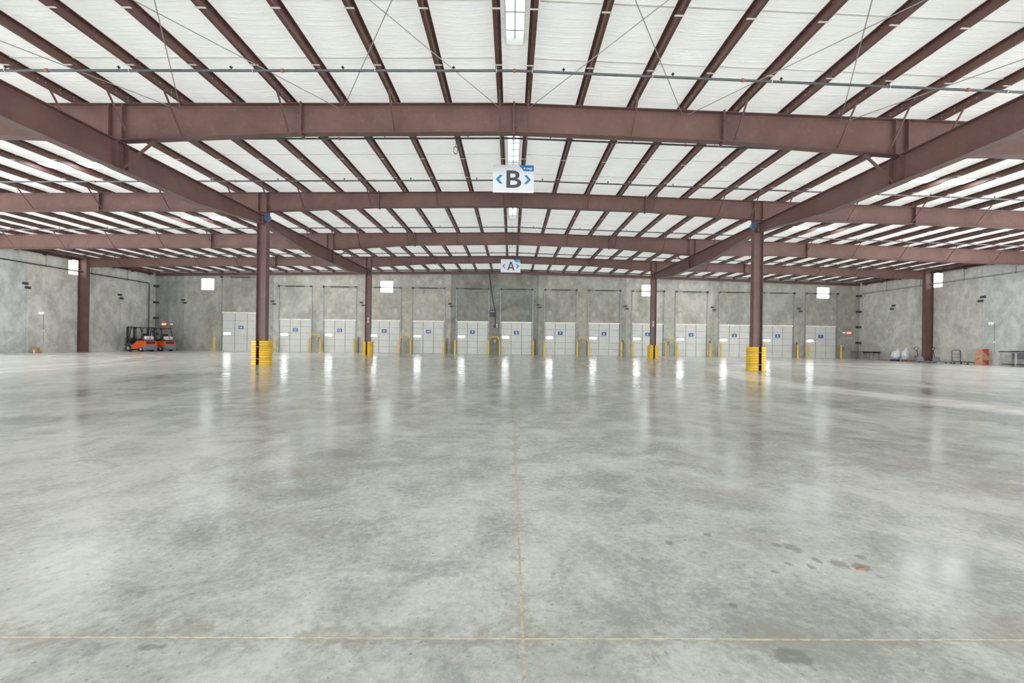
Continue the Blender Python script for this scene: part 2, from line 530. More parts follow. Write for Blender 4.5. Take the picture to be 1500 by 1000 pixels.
DW, DH, PITCH = 3.05, 3.14, 4.27
door_c = {k: .51 + (8 - k) * PITCH for k in range(1, 14)}
ops = [(c - DW / 2, c + DW / 2, 0, DH) for c in door_c.values()]
D14 = (-27.84, -24.24, 3.72)
ops.append((D14[0], D14[1], 0, D14[2]))
PDOOR = (32.66, 33.56, 2.12)
ops.append((PDOOR[0], PDOOR[1], 0, PDOOR[2]))
WINS = [-29.27, -12.1, 13.3, 30.6]
ops += [(c - .64, c + .64, 5.85, 7.0) for c in WINS]
back_j = [-WX - .2] + [2.645 + 8.54 * k for k in range(-4, 4)] + [WX + .2]
wb = thing('wall_back', 'mottled grey tilt-up concrete wall pierced by the row of dock doors', 'wall', kind='structure')
tints = [(.66, .70, .69), (.84, .85, .84), (1.10, 1.10, 1.07), (1.02, .99, .95), (.56, .58, .55), (.85, .85, .82), (1.06, 1.07, 1.04), (.90, .91, .88), (.82, .82, .80)]
wall_y(wb, MAT['wall'], YB, 1, back_j, ops, lambda x: zr(x) + .20, tints)
side_j = [YF - .2, -6.0, 1.65, 9.3, 16.95, 24.6, 32.25, 39.9, YB]
SWIN = (35.25, 36.6, 6.0, 7.25)
for s, nm, lb in ((-1, 'wall_left', 'pale grey concrete side wall behind the orange forklifts'), (1, 'wall_right', 'pale grey concrete side wall behind the workbench and carts')):
    wl = thing(nm, lb, 'wall', kind='structure')
    o = [(a, b, 0, FILL_OPENING_TOP) for a, b in SIDE_FILL_OPENINGS] + [SWIN]
    wall_x(wl, MAT['side'], s * WX, s, side_j, o, 7.6, [(1, 1, 1), (.95, .95, .95), (1.02, 1.02, 1.02), (1, 1, 1), (.97, .98, 1.0), (.95, 1.0, 1.04), (1.0, .985, .96), (.97, .96, .94)])
    # joint connection plates, staggered pairs
    for y in (24.6, 32.25, 39.9):
        for dy, z in ((-.08, 4.90), (.10, 4.62)):
            x = s * WX
            part('joint_plate', MB().box(min(x, x - s * .05), max(x, x - s * .05), y + dy - .19, y + dy + .19, z - .085, z + .085), MAT['spring'], wl)
    for z in (6.15, 4.6, 3.1, 1.56):
        x = s * WX
        part('corner_bracket', MB().box(min(x, x - s * .35), max(x, x - s * .35), YB - .30, YB - .001, z - .10, z + .10), MAT['spring'], wl)
for jx in back_j[1:-1]:
    for dx, z in ((-.07, 4.86), (.09, 4.60)):
        part('joint_plate', MB().box(jx + dx - .17, jx + dx + .17, YB - .05, YB, z - .085, z + .085), MAT['spring'], wb)
wf = thing('wall_front', 'concrete wall behind the camera with openings added for fill light', 'wall', kind='structure')
wall_y(wf, MAT['side'], YF, -1, [-WX, -19.5, -6.5, 6.5, 19.5, WX], [(a, b, 0, FILL_OPENING_TOP) for a, b in REAR_FILL_OPENINGS], lambda x: zr(x) + .2, [(1, 1, 1)])

# windows
def window(n, label, facing, c, wdt, z0, z1, x=None):
    root = thing('window_%d' % n, label, 'window', kind='structure')
    fr, pn = MB(), MB()
    t = .05
    if facing == 'y':
        y0, y1 = YB + .03, YB + .12
        for a, b, p, q in ((c - wdt / 2, c - wdt / 2 + t, z0, z1), (c + wdt / 2 - t, c + wdt / 2, z0, z1), (c - wdt / 2, c + wdt / 2, z0, z0 + t), (c - wdt / 2, c + wdt / 2, z1 - t, z1)):
            fr.box(a, b, y0, y1, p, q)
        pn.box(c - wdt / 2 + t, c + wdt / 2 - t, YB + .06, YB + .075, z0 + t, z1 - t)
    else:
        s = 1 if x > 0 else -1
        a0, a1 = sorted((x + s * .03, x + s * .12))
        for a, b, p, q in ((c - wdt / 2, c - wdt / 2 + t, z0, z1), (c + wdt / 2 - t, c + wdt / 2, z0, z1), (c - wdt / 2, c + wdt / 2, z0, z0 + t), (c - wdt / 2, c + wdt / 2, z1 - t, z1)):
            fr.box(a0, a1, a, b, p, q)
        a0, a1 = sorted((x + s * .06, x + s * .075))
        pn.box(a0, a1, c - wdt / 2 + t, c + wdt / 2 - t, z0 + t, z1 - t)
    part('window_frame', fr, MAT['frame'], root)
    part('pane', pn, MAT['glassw'], root)
for i, (c, l) in enumerate(zip(WINS, ('beside door 14', 'above door 11', 'above door 5', 'above door 1'))):
    window(i + 1, 'small square daylit window high in the back wall ' + l, 'y', c, 1.28, 5.85, 7.0)
window(5, 'small square daylit window high in the side wall above the forklift corner', 'x', (SWIN[0] + SWIN[1]) / 2, SWIN[1] - SWIN[0], SWIN[2], SWIN[3], -WX)
window(6, 'small square daylit window high in the side wall above the pallet jacks', 'x', (SWIN[0] + SWIN[1]) / 2, SWIN[1] - SWIN[0], SWIN[2], SWIN[3], WX)

# ------------------------------------------------------------------ ceiling: purlins, insulation, straps, rods, ledgers
ceil = thing('ceiling', 'white vinyl-faced insulated roof over long brown purlins', 'ceiling', kind='structure')
PX = [.40 + 1.52 * k for k in range(23)]
def zprofile(s):
    t, f = .006, .080
    return [(-t * s, 0), (f * s, 0), (f * s, .018), (f * s - .004 * s, .018), (f * s - .004 * s, t), (t * s, t), (t * s, PD), (-f * s, PD), (-f * s, PD - .018), (-f * s + .004 * s, PD - .018), (-f * s + .004 * s, PD - t), (-t * s, PD - t)]
pm = {s: MB().prism(zprofile(s), YF, YB - .02).mesh('purlin') for s in (-1, 1)}
bm_ = MB()
for y in FRAMES[1:]:
    for dy in (-1.15, -.95, -.55, -.16, .16, .55, .95, 1.15):
        for dz in ((.06, .15) if abs(dy) < .6 else (.105,)):
            bm_.box(-.014, .014, y + dy - .012, y + dy + .012, dz - .012, dz + .012)
for k in range(14):
    bm_.box(-.012, .012, 6.6 + k * .62, 6.62 + k * .62, .185, .205)
bolt_me = bm_.mesh('lap_bolts')
for s in (-1, 1):
    for x in PX:
        if x > WX: continue
        pu = part('purlin', pm[s], MAT['purlin'], ceil, (s * x, 0, zr(x)))
        part('lap_bolts', bolt_me, MAT['bolt'], pu, stuff=True)

MIDS = [(a + b) / 2 for a, b in zip(FRAMES, FRAMES[1:] + [YB])]     # bay centres
RIDGE_SKY = [(m - 1.5, m + 1.4) for m in MIDS]
SIDE_SKY = [(m + .72, m + 1.24) for m in MIDS]
SIDE_K = (10, 11)           # strips between these purlins and the next carry side skylights
rs = random.Random(3)
def insulation(x0, x1, holes, seed, sag=.035):
    """wrinkled sheet between two purlins, local x from 0; holes = [(y0,y1,xa,xb)]"""
    w_ = x1 - x0
    r = random.Random(seed)
    m = MB()
    ys = []
    y = YF
    while y < YB:
        ys.append(y); y += .24 if y > 8 else .8
    ys.append(YB)
    ys = sorted(set([q for q in ys] + [q for h in holes for q in h[:2]]))
    xs = sorted(set([w_ * k / 6 for k in range(7)] + [q for h in holes for q in h[2:]]))
    ph = [r.uniform(0, 6.3) for _ in range(4)]
    def z(x, y):
        e = max(0.0, math.sin(PI * (x - .10) / (w_ - .20))) if .10 < x < w_ - .10 else 0.0
        return (-sag * e * (1 + .5 * math.sin(y * 3.3 + ph[0]) * math.sin(y * .9 + ph[1])) - .012 * e * math.sin(y * 9 + ph[2] + x * 1.1))
    n = len(xs)
    vs = [(x, y, z(x, y)) for y in ys for x in xs]
    fs = []
    for j in range(len(ys) - 1):
        for i in range(n - 1):
            cx, cy = (xs[i] + xs[i + 1]) / 2, (ys[j] + ys[j + 1]) / 2
            if any(h[0] < cy < h[1] and h[2] < cx < h[3] for h in holes): continue
            fs.append((j * n + i, (j + 1) * n + i, (j + 1) * n + i + 1, j * n + i + 1))
    m.add(vs, fs)
    return m.mesh('insulation_sheet', True)
plain = [insulation(0, 1.52, [], q) for q in range(4)]
for s in (-1, 1):
    for k in range(22):
        xa = PX[k] if s > 0 else -PX[k + 1]
        if k in SIDE_K:
            me = insulation(0, 1.52, [(a, b, .16, 1.36) for a, b in SIDE_SKY], 20 + k)
        else:
            me = plain[(k * 3 + (s > 0)) % 4]
        part('insulation_sheet', me, MAT['vinyl'], ceil, (xa, 0, zr(xa) + PD + .006), (0, SLOPE * s, 0))
    xa = PX[22] if s > 0 else -WX - .1
    part('insulation_sheet', insulation(0, WX + .1 - PX[22], [], 50), MAT['vinyl'], ceil, (xa, 0, zr(xa) + PD + .006), (0, SLOPE * s, 0))
part('insulation_sheet', insulation(0, .8, [(a, b, .19, .61) for a, b in RIDGE_SKY], 60, .05), MAT['vinyl'], ceil, (-.4, 0, zr(0) + PD + .006))
# straps that cross below every purlin
allx = sorted([-x for x in PX if x < WX] + [x for x in PX if x < WX])
def strap_mesh():
    m = MB()
    def band(xa, za, xb, zb, h):
        m.hexa([(xa, -h, za), (xb, -h, zb), (xb, h, zb), (xa, h, za), (xa, -h, za + .004), (xb, -h, zb + .004), (xb, h, zb + .004), (xa, h, za + .004)])
    for i, x in enumerate(allx):
        zb, zt = zr(x) - .008, zr(x) + PD - .05
        band(x - .11, zb, x + .11, zb, .024)
        if i + 1 < len(allx):
            xn = allx[i + 1]
            if xn - x > 1: band(x + .12, zt, xn - .12, zr(xn) + PD - .05, .02)
    return m.mesh('strap')
sm_ = strap_mesh()
for a, b in zip(FRAMES, FRAMES[1:] + [YB]):
    for q in (.25, .5, .75):
        part('strap', sm_, MAT['strap'], ceil, (0, a + (b - a) * q, 0))
# X bracing rods of the first bay
for s in (-1, 1):
    for x0, x1 in ((.42, 4.95), (5.1, 9.65), (9.8, 14.3)):
        for a, b in ((x0, x1), (x1, x0)):
            part('brace_rod', MB().tube([(s * a, FRAMES[0] + .08, zr(a) - .10), (s * b, FRAMES[1] - .03, zr(b) - .10)], .011, 6), MAT['rod'], ceil)
# ledger along the back wall and eave struts along the side walls
for s in (-1, 1):
    a, b = (0.02, WX) if s > 0 else (-WX, -.02)
    m = MB()
    for y0, y1, d0, d1 in ((YB - .03, YB - .002, -.26, -.01), (YB - .13, YB - .03, -.26, -.24), (YB - .13, YB - .03, -.03, -.01)):
        m.hexa([(a, y0, zr(a) + d0), (b, y0, zr(b) + d0), (b, y1, zr(b) + d0), (a, y1, zr(a) + d0), (a, y0, zr(a) + d1), (b, y0, zr(b) + d1), (b, y1, zr(b) + d1), (a, y1, zr(a) + d1)])
    part('ledger_channel', m, MAT['steel'], ceil)
    m = MB()
    x = s * WX
    for xa, xb, z0, z1 in ((x - s * .02, x - s * .002, 7.18, 7.42), (x - s * .10, x - s * .02, 7.18, 7.20), (x - s * .10, x - s * .02, 7.40, 7.42)):
        m.box(min(xa, xb), max(xa, xb), YF, YB - .35, z0, z1)
    part('eave_strut', m, MAT['steel'], ceil)
    cl = MB().box(-.09, .09, -.07, .07, -.035, .035).mesh('eave_clip')
    for k in range(8):
        part('eave_clip', cl, MAT['spring'], ceil, (x - s * .2, 29.5 + k * 1.9, 7.12))

# ------------------------------------------------------------------ skylights
ordn = ['first', 'second', 'third', 'fourth', 'fifth']
for i, (a, b) in enumerate(RIDGE_SKY):
    t = thing('skylight', 'narrow bright skylight tube along the roof ridge, %s from the camera' % ordn[i], 'skylight', (0, (a + b) / 2, zr(0) + PD), group='ridge skylights')
    h, L, e = .205, (b - a) / 2, .30
    m = MB()
    n = 8
    arc = [(-h * math.cos(PI * k / n), e - .12 + .12 * math.sin(PI * k / n)) for k in range(n + 1)]
    arc2 = [(x * 1.04, z + .012) for x, z in arc[::-1]]
    m.prism(arc + arc2, -L, L)
    part('dome', m, MAT['sky'], t, smooth=True)
    m = MB()
    for x0, x1, y0, y1 in ((-h - .012, -h, -L, L), (h, h + .012, -L, L), (-h, h, -L - .012, -L), (-h, h, L, L + .012)):
        m.box(x0, x1, y0, y1, -.06, e)
    part('curb', m, MAT['vinyl'], t)
    part('centre_rib', MB().box(-.012, .012, -L, L, .10, .125), MAT['rod'], t)
    for k in range(5):
        part('guard_bar', MB().box(-h, h, -.010, .010, .085, .10), MAT['rod'], t, (0, -L + (k + .5) * 2 * L / 5, 0))
for s in (-1, 1):
    for i, (a, b) in enumerate(SIDE_SKY):
        for k in SIDE_K:
            xa = PX[k] if s > 0 else -PX[k + 1]
            xc = xa + .76
            t = thing('skylight', 'glowing skylight sheet, %s roof bay, %s side, %s of its pair' % (ordn[i], 'forklift' if s < 0 else 'workbench', 'inner' if k == SIDE_K[0] else 'outer'),
                      'skylight', (xc, (a + b) / 2, zr(xc) + PD - .01), group='side skylights')
            t.rotation_euler = (0, SLOPE * s, 0)
            L = (b - a) / 2
            part('sheet', MB().box(-.60, .60, -L, L, .02, .03), MAT['skyside'], t)
            m = MB()
            for x0, x1, y0, y1 in ((-.62, -.60, -L - .02, L + .02), (.60, .62, -L - .02, L + .02), (-.6, .6, -L - .02, -L), (-.6, .6, L, L + .02)):
                m.box(x0, x1, y0, y1, -.03, .06)
            part('curb', m, MAT['white'], t)

# ------------------------------------------------------------------ roof beams
BEAM_D = [(.84, 1.06, .85), (.84, 1.06, .85), (.66, .87, .79), (.75, 1.05, .86), (.57, .84, .68)]   # middle, column, outer span
def beam_depth(x, i):
    c, k, o = BEAM_D[i]
    x = abs(x)
    P = [(0, c), (6.15, c + .015), (CX, k), (16.6, o), (WX, o)]
    for (a, p), (b, q) in zip(P[:-1], P[1:]):
        if x <= b: return p + (q - p) * (x - a) / (b - a)
    return o
XE = WX - .70
ST = [-XE, -25, -18.8, -16.6, -14, -CX, -8.7, -6.15, -3, 0, 3, 6.15, 8.7, CX, 14, 16.6, 18.8, 25, XE]
FW, FT = .28, .018
def ribbon(m, pts, y0, y1, t):
    for (xa, za), (xb, zb) in zip(pts[:-1], pts[1:]):
        m.hexa([(xa, y0, za), (xb, y0, zb), (xb, y1, zb), (xa, y1, za), (xa, y0, za + t), (xb, y0, zb + t), (xb, y1, zb + t), (xa, y1, za + t)])
beam_lab = ['brown steel roof beam almost overhead of the camera',
            'brown tapered steel roof beam nearest the camera, spanning above both signs',
            'brown steel roof beam just behind the hanging B sign, on the nearer column pair',
            'brown steel roof beam between the nearer and farther column pairs',
            'brown steel roof beam behind the hanging A sign, farthest from the camera']
BR_K = (0, 2, 4, 6, 7, 8, 10, 12, 14, 16, 18, 20)
for i, y in enumerate(FRAMES):
    t = thing('roof_beam', beam_lab[i], 'beam', (0, y, 0), group='roof beams across the hall')
    D = lambda x: beam_depth(x, i)
    wm, tm, bmm = MB(), MB(), MB()
    for xa, xb in zip(ST[:-1], ST[1:]):
        zta, ztb = zr(xa) - FT, zr(xb) - FT
        zba, zbb = zr(xa) - D(xa) + FT, zr(xb) - D(xb) + FT
        wm.hexa([(xa, -.006, zba), (xb, -.006, zbb), (xb, .006, zbb), (xa, .006, zba), (xa, -.006, zta), (xb, -.006, ztb), (xb, .006, ztb), (xa, .006, zta)])
    ribbon(tm, [(x, zr(x) - FT) for x in ST], -FW / 2, FW / 2, FT)
    ribbon(bmm, [(x, zr(x) - D(x)) for x in ST], -FW / 2, FW / 2, FT)
    part('web', wm, MAT['steel'], t)
    part('top_flange', tm, MAT['steel'], t)
    part('bottom_flange', bmm, MAT['steel'], t)
    for q in (0.0, 6.15, 18.8):
        m = MB()
        z0, z1 = zr(q) - D(q) - .06, zr(q) + .05
        m.box(-.022, .022, -FW / 2, FW / 2, z0, z1)
        for k in range(6):
            z = z0 + .06 + k * (z1 - z0 - .12) / 5
            for yy in (-.09, .09):
                m.box(-.045, .045, yy - .018, yy + .018, z - .018, z + .018)
        me = m.mesh('splice_plate')
        for sg in ((1, -1) if q else (1,)):
            part('splice_plate', me, MAT['steel'], t, (sg * q, 0, 0))
    stm = MB().box(-.008, .008, -FW / 2 + .01, FW / 2 - .01, zr(CX) - D(CX) + FT + .01, zr(CX) - FT - .005).mesh('stiffener')
    endp = MB().box(-.012, .012, -.15, .15, zr(XE) - D(XE) - .03, zr(XE)).mesh('end_plate')
    br_me = {}
    for k in BR_K:
        x = PX[k]
        for d in (-1, 1):
            m = MB()
            a, b = (0, d * .85, zr(x) + .05), (0, d * .10, zr(x) - D(x) + .05)
            m.bar(a, b, .045, .008)
            m.bar((-.02, a[1], a[2] - .004), (-.02, b[1], b[2] - .004), .006, .045)
            br_me[k, d] = m.mesh('flange_brace')
    for sg in (-1, 1):
        part('end_plate', endp, MAT['steel'], t, (sg * (XE + .012), 0, 0))
        for d in (-.19, .19):
            part('stiffener', stm, MAT['steel'], t, (sg * CX + d, 0, 0))
        for k in BR_K:
            for d in (-1, 1):
                part('flange_brace', br_me[k, d], MAT['steel'], t, (sg * PX[k], 0, 0))
        if i in (1, 3):
            m = MB().bar((sg * (CX - 1.05), 0, zr(CX - 1) - D(CX - 1) - .01), (sg * (CX - .16), -.02, 6.06), .06, .06)
            part('knee_brace', m, MAT['steel'], t)

# ------------------------------------------------------------------ girders along the column lines
GT = 6.80
def girder_bot(y):
    d = min(abs(y - c) for c in (5.55, 20.85, 36.15, 51.4))
    return 6.02 if d > 4.6 else 6.02 + .42 * (1 - d / 4.6)
for s, sd in ((-1, 'forklift'), (1, 'workbench')):
    for n_, (a, b, lb) in enumerate(((5.55, 20.85, 'nearest camera, running back to the nearer column'), (20.85, 36.15, 'joining the nearer and farther columns'))):
        t = thing('girder', 'deep brown steel girder on the %s side, %s' % (sd, lb), 'girder', (s * CX, a, 0), group='girders along the column lines')
        y0, y1 = .225, (b - a) - .225 if b < 40 else b - a
        ys = sorted({y0, y1} | {q for q in (1.5, 3, 4.6, b - a - 4.6, b - a - 3, b - a - 1.5) if y0 < q < y1 and b < 40} | ({4.6, 2.3} if b > 40 else set()))
        m, f = MB(), MB()
        tf = MB().box(-.15, .15, y0, y1, GT - .02, GT)
        for p, q in zip(ys[:-1], ys[1:]):
            zp, zq = girder_bot(a + p), girder_bot(a + q)
            m.hexa([(-.007, p, zp), (.007, p, zp), (.007, q, zq), (-.007, q, zq), (-.007, p, GT - .02), (.007, p, GT - .02), (.007, q, GT - .02), (-.007, q, GT - .02)])
            f.hexa([(-.15, p, zp - .02), (.15, p, zp - .02), (.15, q, zq - .02), (-.15, q, zq - .02), (-.15, p, zp), (.15, p, zp), (.15, q, zq), (-.15, q, zq)])
        part('web', m, MAT['steel'], t)
        part('bottom_flange', f, MAT['steel'], t)
        part('top_flange', tf, MAT['steel'], t)
        ends = [y0] + ([y1] if b < 40 else [])
        for q in ends:
            z0 = girder_bot(a + q)
            e = MB().box(-.15, .15, q - .012, q + .012, z0 - .02, GT)
            part('end_plate', e, MAT['steel'], t)
            bo = MB()
            for k in range(4):
                for xx in (-.09, .09):
                    zz = z0 + .06 + k * (GT - z0 - .14) / 3
                    bo.box(xx - .018, xx + .018, q - .03, q + .03, zz - .018, zz + .018)
            part('bolts', bo, MAT['bolt'], t, stuff=True)
        if b < 40:
            for d in (-.19, .19):
                for e in (-1, 1):
                    x0, x1 = sorted((e * .008, e * .145))
                    part('stiffener', MB().box(x0, x1, (b - a) / 2 + d - .008, (b - a) / 2 + d + .008, 6.02, GT - .02), MAT['steel'], t)

# ------------------------------------------------------------------ columns and guards
def column(x, y, depth, top, label, group, sx):
    t = thing('steel_column', label, 'column', (x, y, 0), group=group)
    h, fw = depth / 2, .15
    part('base_plate', MB().box(-h - .06, h + .06, -.21, .21, 0, .03), MAT['steel'], t)
    part('web', MB().box(-h + .02, h - .02, -.008, .008, .03, top), MAT['steel'], t)
    for s in (-1, 1):
        a, b = sorted((s * h, s * (h - .02)))
        part('flange', MB().box(a, b, -fw, fw, .03, top), MAT['steel'], t)
    if abs(x) < 20:
        part('cap_plate', MB().box(-h - .02, h + .02, -.17, .17, top, top + .02), MAT['steel'], t)
    return t
for y, nm in ((5.55, 'beside the camera'), (20.85, 'nearer'), (36.15, 'farther')):
    for s, sd in ((-1, 'forklift'), (1, 'workbench')):
        lab = 'brown steel column of the %s pair with yellow guards, on the %s side' % (nm, sd) if y > 6 else 'brown steel column beside the camera on the %s side' % sd
        c = column(s * CX, y, .43, zr(CX) - {5.55: 1.06, 20.85: .87, 36.15: .84}[y] - .025, lab, 'steel columns', s)
        if y > 30:
            part('row_label', MB().box(-.045, .045, -.013, -.009, 2.62, 3.02), MAT['exitw'] if False else MAT['white'], c)
            part('row_label_print', MB().box(-.03, .03, -.016, -.013, 2.70, 2.94), MAT['redc'], c)
for s, sd in ((-1, 'behind the floor box and wall lamp'), (1, 'between the two pallet jacks')):
    column(s * (WX - .345), 36.15, .66, zr(WX) - .03, 'dark brown steel column against the side wall %s' % sd, 'wall columns', s)

def guard_half(s):
    prof = []
    n = 10
    R = .365
    for k in range(n):
        z0 = 1.10 * k / n; hh = 1.10 / n
        prof += [(R - .035, z0 + .002), (R - .008, z0 + .022), (R, z0 + hh * .5), (R - .008, z0 + hh - .022), (R - .035, z0 + hh - .002)]
    prof[0] = (R - .02, 0.0); prof[-1] = (R - .03, 1.10)
    return MB().lathe(prof, 18, -PI / 2, PI / 2).mesh('half_shell', True)
half_me = guard_half(1)
def strap_ring(z):
    m = MB()
    n = 28
    g = .07
    pts = [(g + .368 * math.cos(a), .368 * math.sin(a)) for a in [-PI / 2 + PI * k / 14 for k in range(15)]]
    pts += [(-g - .368 * math.cos(a), .368 * math.sin(a)) for a in [PI / 2 - PI * k / 14 for k in range(15)]]
    for i in range(len(pts)):
        p, q = pts[i], pts[(i + 1) % len(pts)]
        m.hexa([(p[0], p[1], z), (q[0], q[1], z), (q[0] * .98, q[1] * .98, z), (p[0] * .98, p[1] * .98, z),
                (p[0], p[1], z + .022), (q[0], q[1], z + .022), (q[0] * .98, q[1] * .98, z + .022), (p[0] * .98, p[1] * .98, z + .022)])
    return m.mesh('strap')
st_me = [strap_ring(.275), strap_ring(.825)]
for y, nm in ((20.85, 'nearer'), (36.15, 'farther')):
    for s, sd in ((-1, 'forklift'), (1, 'workbench')):
        t = thing('column_guard', 'ribbed yellow plastic column guard around the %s column on the %s side' % (nm, sd), 'column guard', (s * CX, y, 0), group='column guards')
        part('half_shell', half_me, MAT['yellow'], t, (.07, 0, 0))
        part('half_shell', half_me, MAT['yellow'], t, (-.07, 0, 0), (0, 0, PI))
        for q in st_me: part('strap', q, MAT['grey'], t)
# blue hose coils hung at the column heads
for s, sd in ((-1, 'forklift'), (1, 'workbench')):
    m = MB()
    for k in range(3):
        m.torus((0, -.03 * k, 0), .115 + .01 * k, .022, 'y', 20, 6)
    t = thing('hose_coil', 'blue coiled hose hung at the head of the nearer column, %s side' % sd, 'hose', (s * (CX - .33), 20.85 - .2, 6.66), group='blue coils')
    part('coil', m, MAT['coil'], t, smooth=True)
    part('hook', MB().tube([(0, 0, .12), (0, .0, .16), (s * .066, .10, .165)], .008, 6), MAT['rod'], t)

# ------------------------------------------------------------------ dock doors
def panel_mesh(w_, h_):
    pts = [(0, 0)]                       # (y, z) profile: shallow horizontal ribs
    n = 4
    for k in range(n):
        z0, z1 = h_ * k / n, h_ * (k + 1) / n
        pts += [(-.010, z0 + .008), (-.014, z0 + .02), (-.014, z1 - .02), (-.010, z1 - .008)]
    pts += [(0, h_), (.04, h_), (.04, 0)]
    return MB().prism(pts, 0, w_, 'x').mesh('panel')
pan_cache = {}
def dock_door(k, x0, x1, hgt, shaft_z):
    t = thing('door_%d' % k, 'white sectional dock door with blue number plate reading %d' % k, 'dock door', ((x0 + x1) / 2, YB, 0), kind='structure')
    w_ = x1 - x0
    part('backing', MB().box(-w_ / 2, w_ / 2, .07, .12, 0, hgt), MAT['stile'], t)
    cols, rows = 3, 5
    gap = .045
    pw, ph = (w_ - gap * 4) / 3, (hgt - .06 - .018 * 5) / rows
    key = (round(pw, 3), round(ph, 3))
    if key not in pan_cache: pan_cache[key] = panel_mesh(pw, ph)
    for r in range(rows):
        for c in range(cols):
            part('panel', pan_cache[key], MAT['door'], t, (-w_ / 2 + gap + c * (pw + gap), .035, .02 + r * (ph + .018)))
    part('header_seal', MB().box(-w_ / 2, w_ / 2, -.03, .03, hgt - .06, hgt + .06), MAT['seal'], t)
    part('view_slot', MB().box(-w_ / 2 + .16, -w_ / 2 + .78, .012, .02, 1.62, 1.76), MAT['lite'], t)
    pl = part('number_plate', MB().box(-.23, .23, .004, .014, -.17, .17), MAT['blue'], t, (0, 0, 2.14 if k < 14 else 2.3))
    part('number', text_mesh(str(k), .30, .006, .006), MAT['white'], pl, (0, .0, 0))
    for s in (-1, 1):
        m = MB()
        x = s * (w_ / 2 + .05)
        m.box(x - .025, x + .025, -.09, -.0, 0, shaft_z + .08)
        m.box(x - .04, x + .04, -.012, 0, 0, shaft_z)
        z = .5
        while z < shaft_z - .1:
            m.box(x - .06, x + .06, -.11, -.09, z - .03, z + .03); z += .55
        part('track', m, MAT['track'], t)
        part('drum', MB().tube([(s * (w_ / 2 - .06), -.16, shaft_z), (s * (w_ / 2 + .07), -.16, shaft_z)], .09, 12), MAT['spring'], t)
        part('bearing_plate', MB().box(s * (w_ / 2 + .075) - .01, s * (w_ / 2 + .075) + .01, -.26, 0, shaft_z - .12, shaft_z + .12), MAT['track'], t)
    part('shaft', MB().tube([(-w_ / 2 - .1, -.16, shaft_z), (w_ / 2 + .1, -.16, shaft_z)], .02, 8), MAT['spring'], t)
    m = MB()
    path = [(-.9 + 1.8 * i / 36, -.16, shaft_z) for i in range(37)]
    m.tube(path, [.058 if i % 2 else .048 for i in range(37)], 8)
    part('spring', m, MAT['spring'], t)
for k, c in door_c.items():
    dock_door(k, c - DW / 2, c + DW / 2, DH, 6.33)
dock_door(14, D14[0], D14[1], D14[2], 7.12)

# personnel door
t = thing('door_15', 'grey steel personnel door below the exit sign beside dock door 1', 'door', ((PDOOR[0] + PDOOR[1]) / 2, YB, 0), kind='structure')
hw = (PDOOR[1] - PDOOR[0]) / 2
part('leaf', MB().box(-hw + .05, hw - .05, .03, .075, .01, PDOOR[2] - .05), MAT['ddoor'], t)
m = MB()
for a, b, z0, z1 in ((-hw, -hw + .05, 0, PDOOR[2]), (hw - .05, hw, 0, PDOOR[2]), (-hw, hw, PDOOR[2] - .05, PDOOR[2])):
    m.box(a, b, -.02, .12, z0, z1)
part('door_frame', m, MAT['lgrey'], t)
part('backing', MB().box(-hw, hw, .10, .13, 0, PDOOR[2]), MAT['dark'], t)
part('panic_bar', MB().box(-hw + .09, hw - .09, -.03, .03, 1.0, 1.07), MAT['grey'], t)

# ------------------------------------------------------------------ bollards, guard frames, posts
bol = None
def bollard(x, label):
    global bol
    if bol is None:
        bol = thing('bollard', label, 'bollard', (x, YB - .6, 0), group='yellow bollards at the dock doors')
        part('post', MB().lathe([(.085, 0), (.085, 1.30), (.07, 1.345), (.03, 1.37)], 14), MAT['bollard'], bol, smooth=True)
        part('base_plate', MB().box(-.12, .12, -.12, .12, 0, .012), MAT['bollard'], bol)
        return bol
    return dup(bol, label, (x, YB - .6, 0))
for k, c in door_c.items():
    up_, dn = 'door ' + NUM[k + 1], ('door ' + NUM[k - 1] if k > 1 else 'the exit sign')
    bollard(c - 1.60, 'yellow steel bollard at dock door %s, on the side towards %s' % (NUM[k], up_))
    bollard(c + 1.60, 'yellow steel bollard at dock door %s, on the side towards %s' % (NUM[k], dn))
bollard(D14[0] - .35, 'yellow steel bollard at dock door fourteen, on the side towards the forklifts')
bollard(D14[1] + .25, 'yellow steel bollard at dock door fourteen, on the side towards door thirteen')
for k in (12, 10, 8, 6, 4, 2):
    x = door_c[k] - PITCH / 2
    t = thing('guard_frame', 'yellow pipe guard frame before the controls between doors %s and %s' % (NUM[k + 1], NUM[k]), 'guard frame', (x, YB - .42, 0), group='yellow guard frames between the doors')
    h = .38
    path = [(-h, 0, 1.50), (-h, 0, 1.64), (-h + .02, 0, 1.68), (-h + .06, 0, 1.70), (h - .06, 0, 1.70), (h - .02, 0, 1.68), (h, 0, 1.64), (h, 0, 1.50)]
    part('top_bar', MB().tube(path, .06, 8), MAT['bollard'], t, smooth=True)
    for s in (-1, 1):
        part('leg', MB().tube([(s * h, 0, 0), (s * h, 0, 1.50)], .04, 8), MAT['grey'], t, smooth=True)
    t = thing('control_box', 'grey dock leveler control box on the wall between doors %s and %s' % (NUM[k + 1], NUM[k]), 'control box', (x + .05, YB, 0), group='control boxes between the doors')
    part('body', MB().box(-.13, .13, -.14, 0, 1.12, 1.46), MAT['grey'], t)
    part('lid', MB().box(-.11, .11, -.155, -.14, 1.15, 1.43), MAT['lgrey'], t)
    part('button', MB().box(.02, .07, -.175, -.155, 1.22, 1.27), MAT['redc'], t)
    part('conduit', MB().tube([(-.03, -.04, 0), (-.03, -.04, 1.12)], .018, 6), MAT['track'], t)
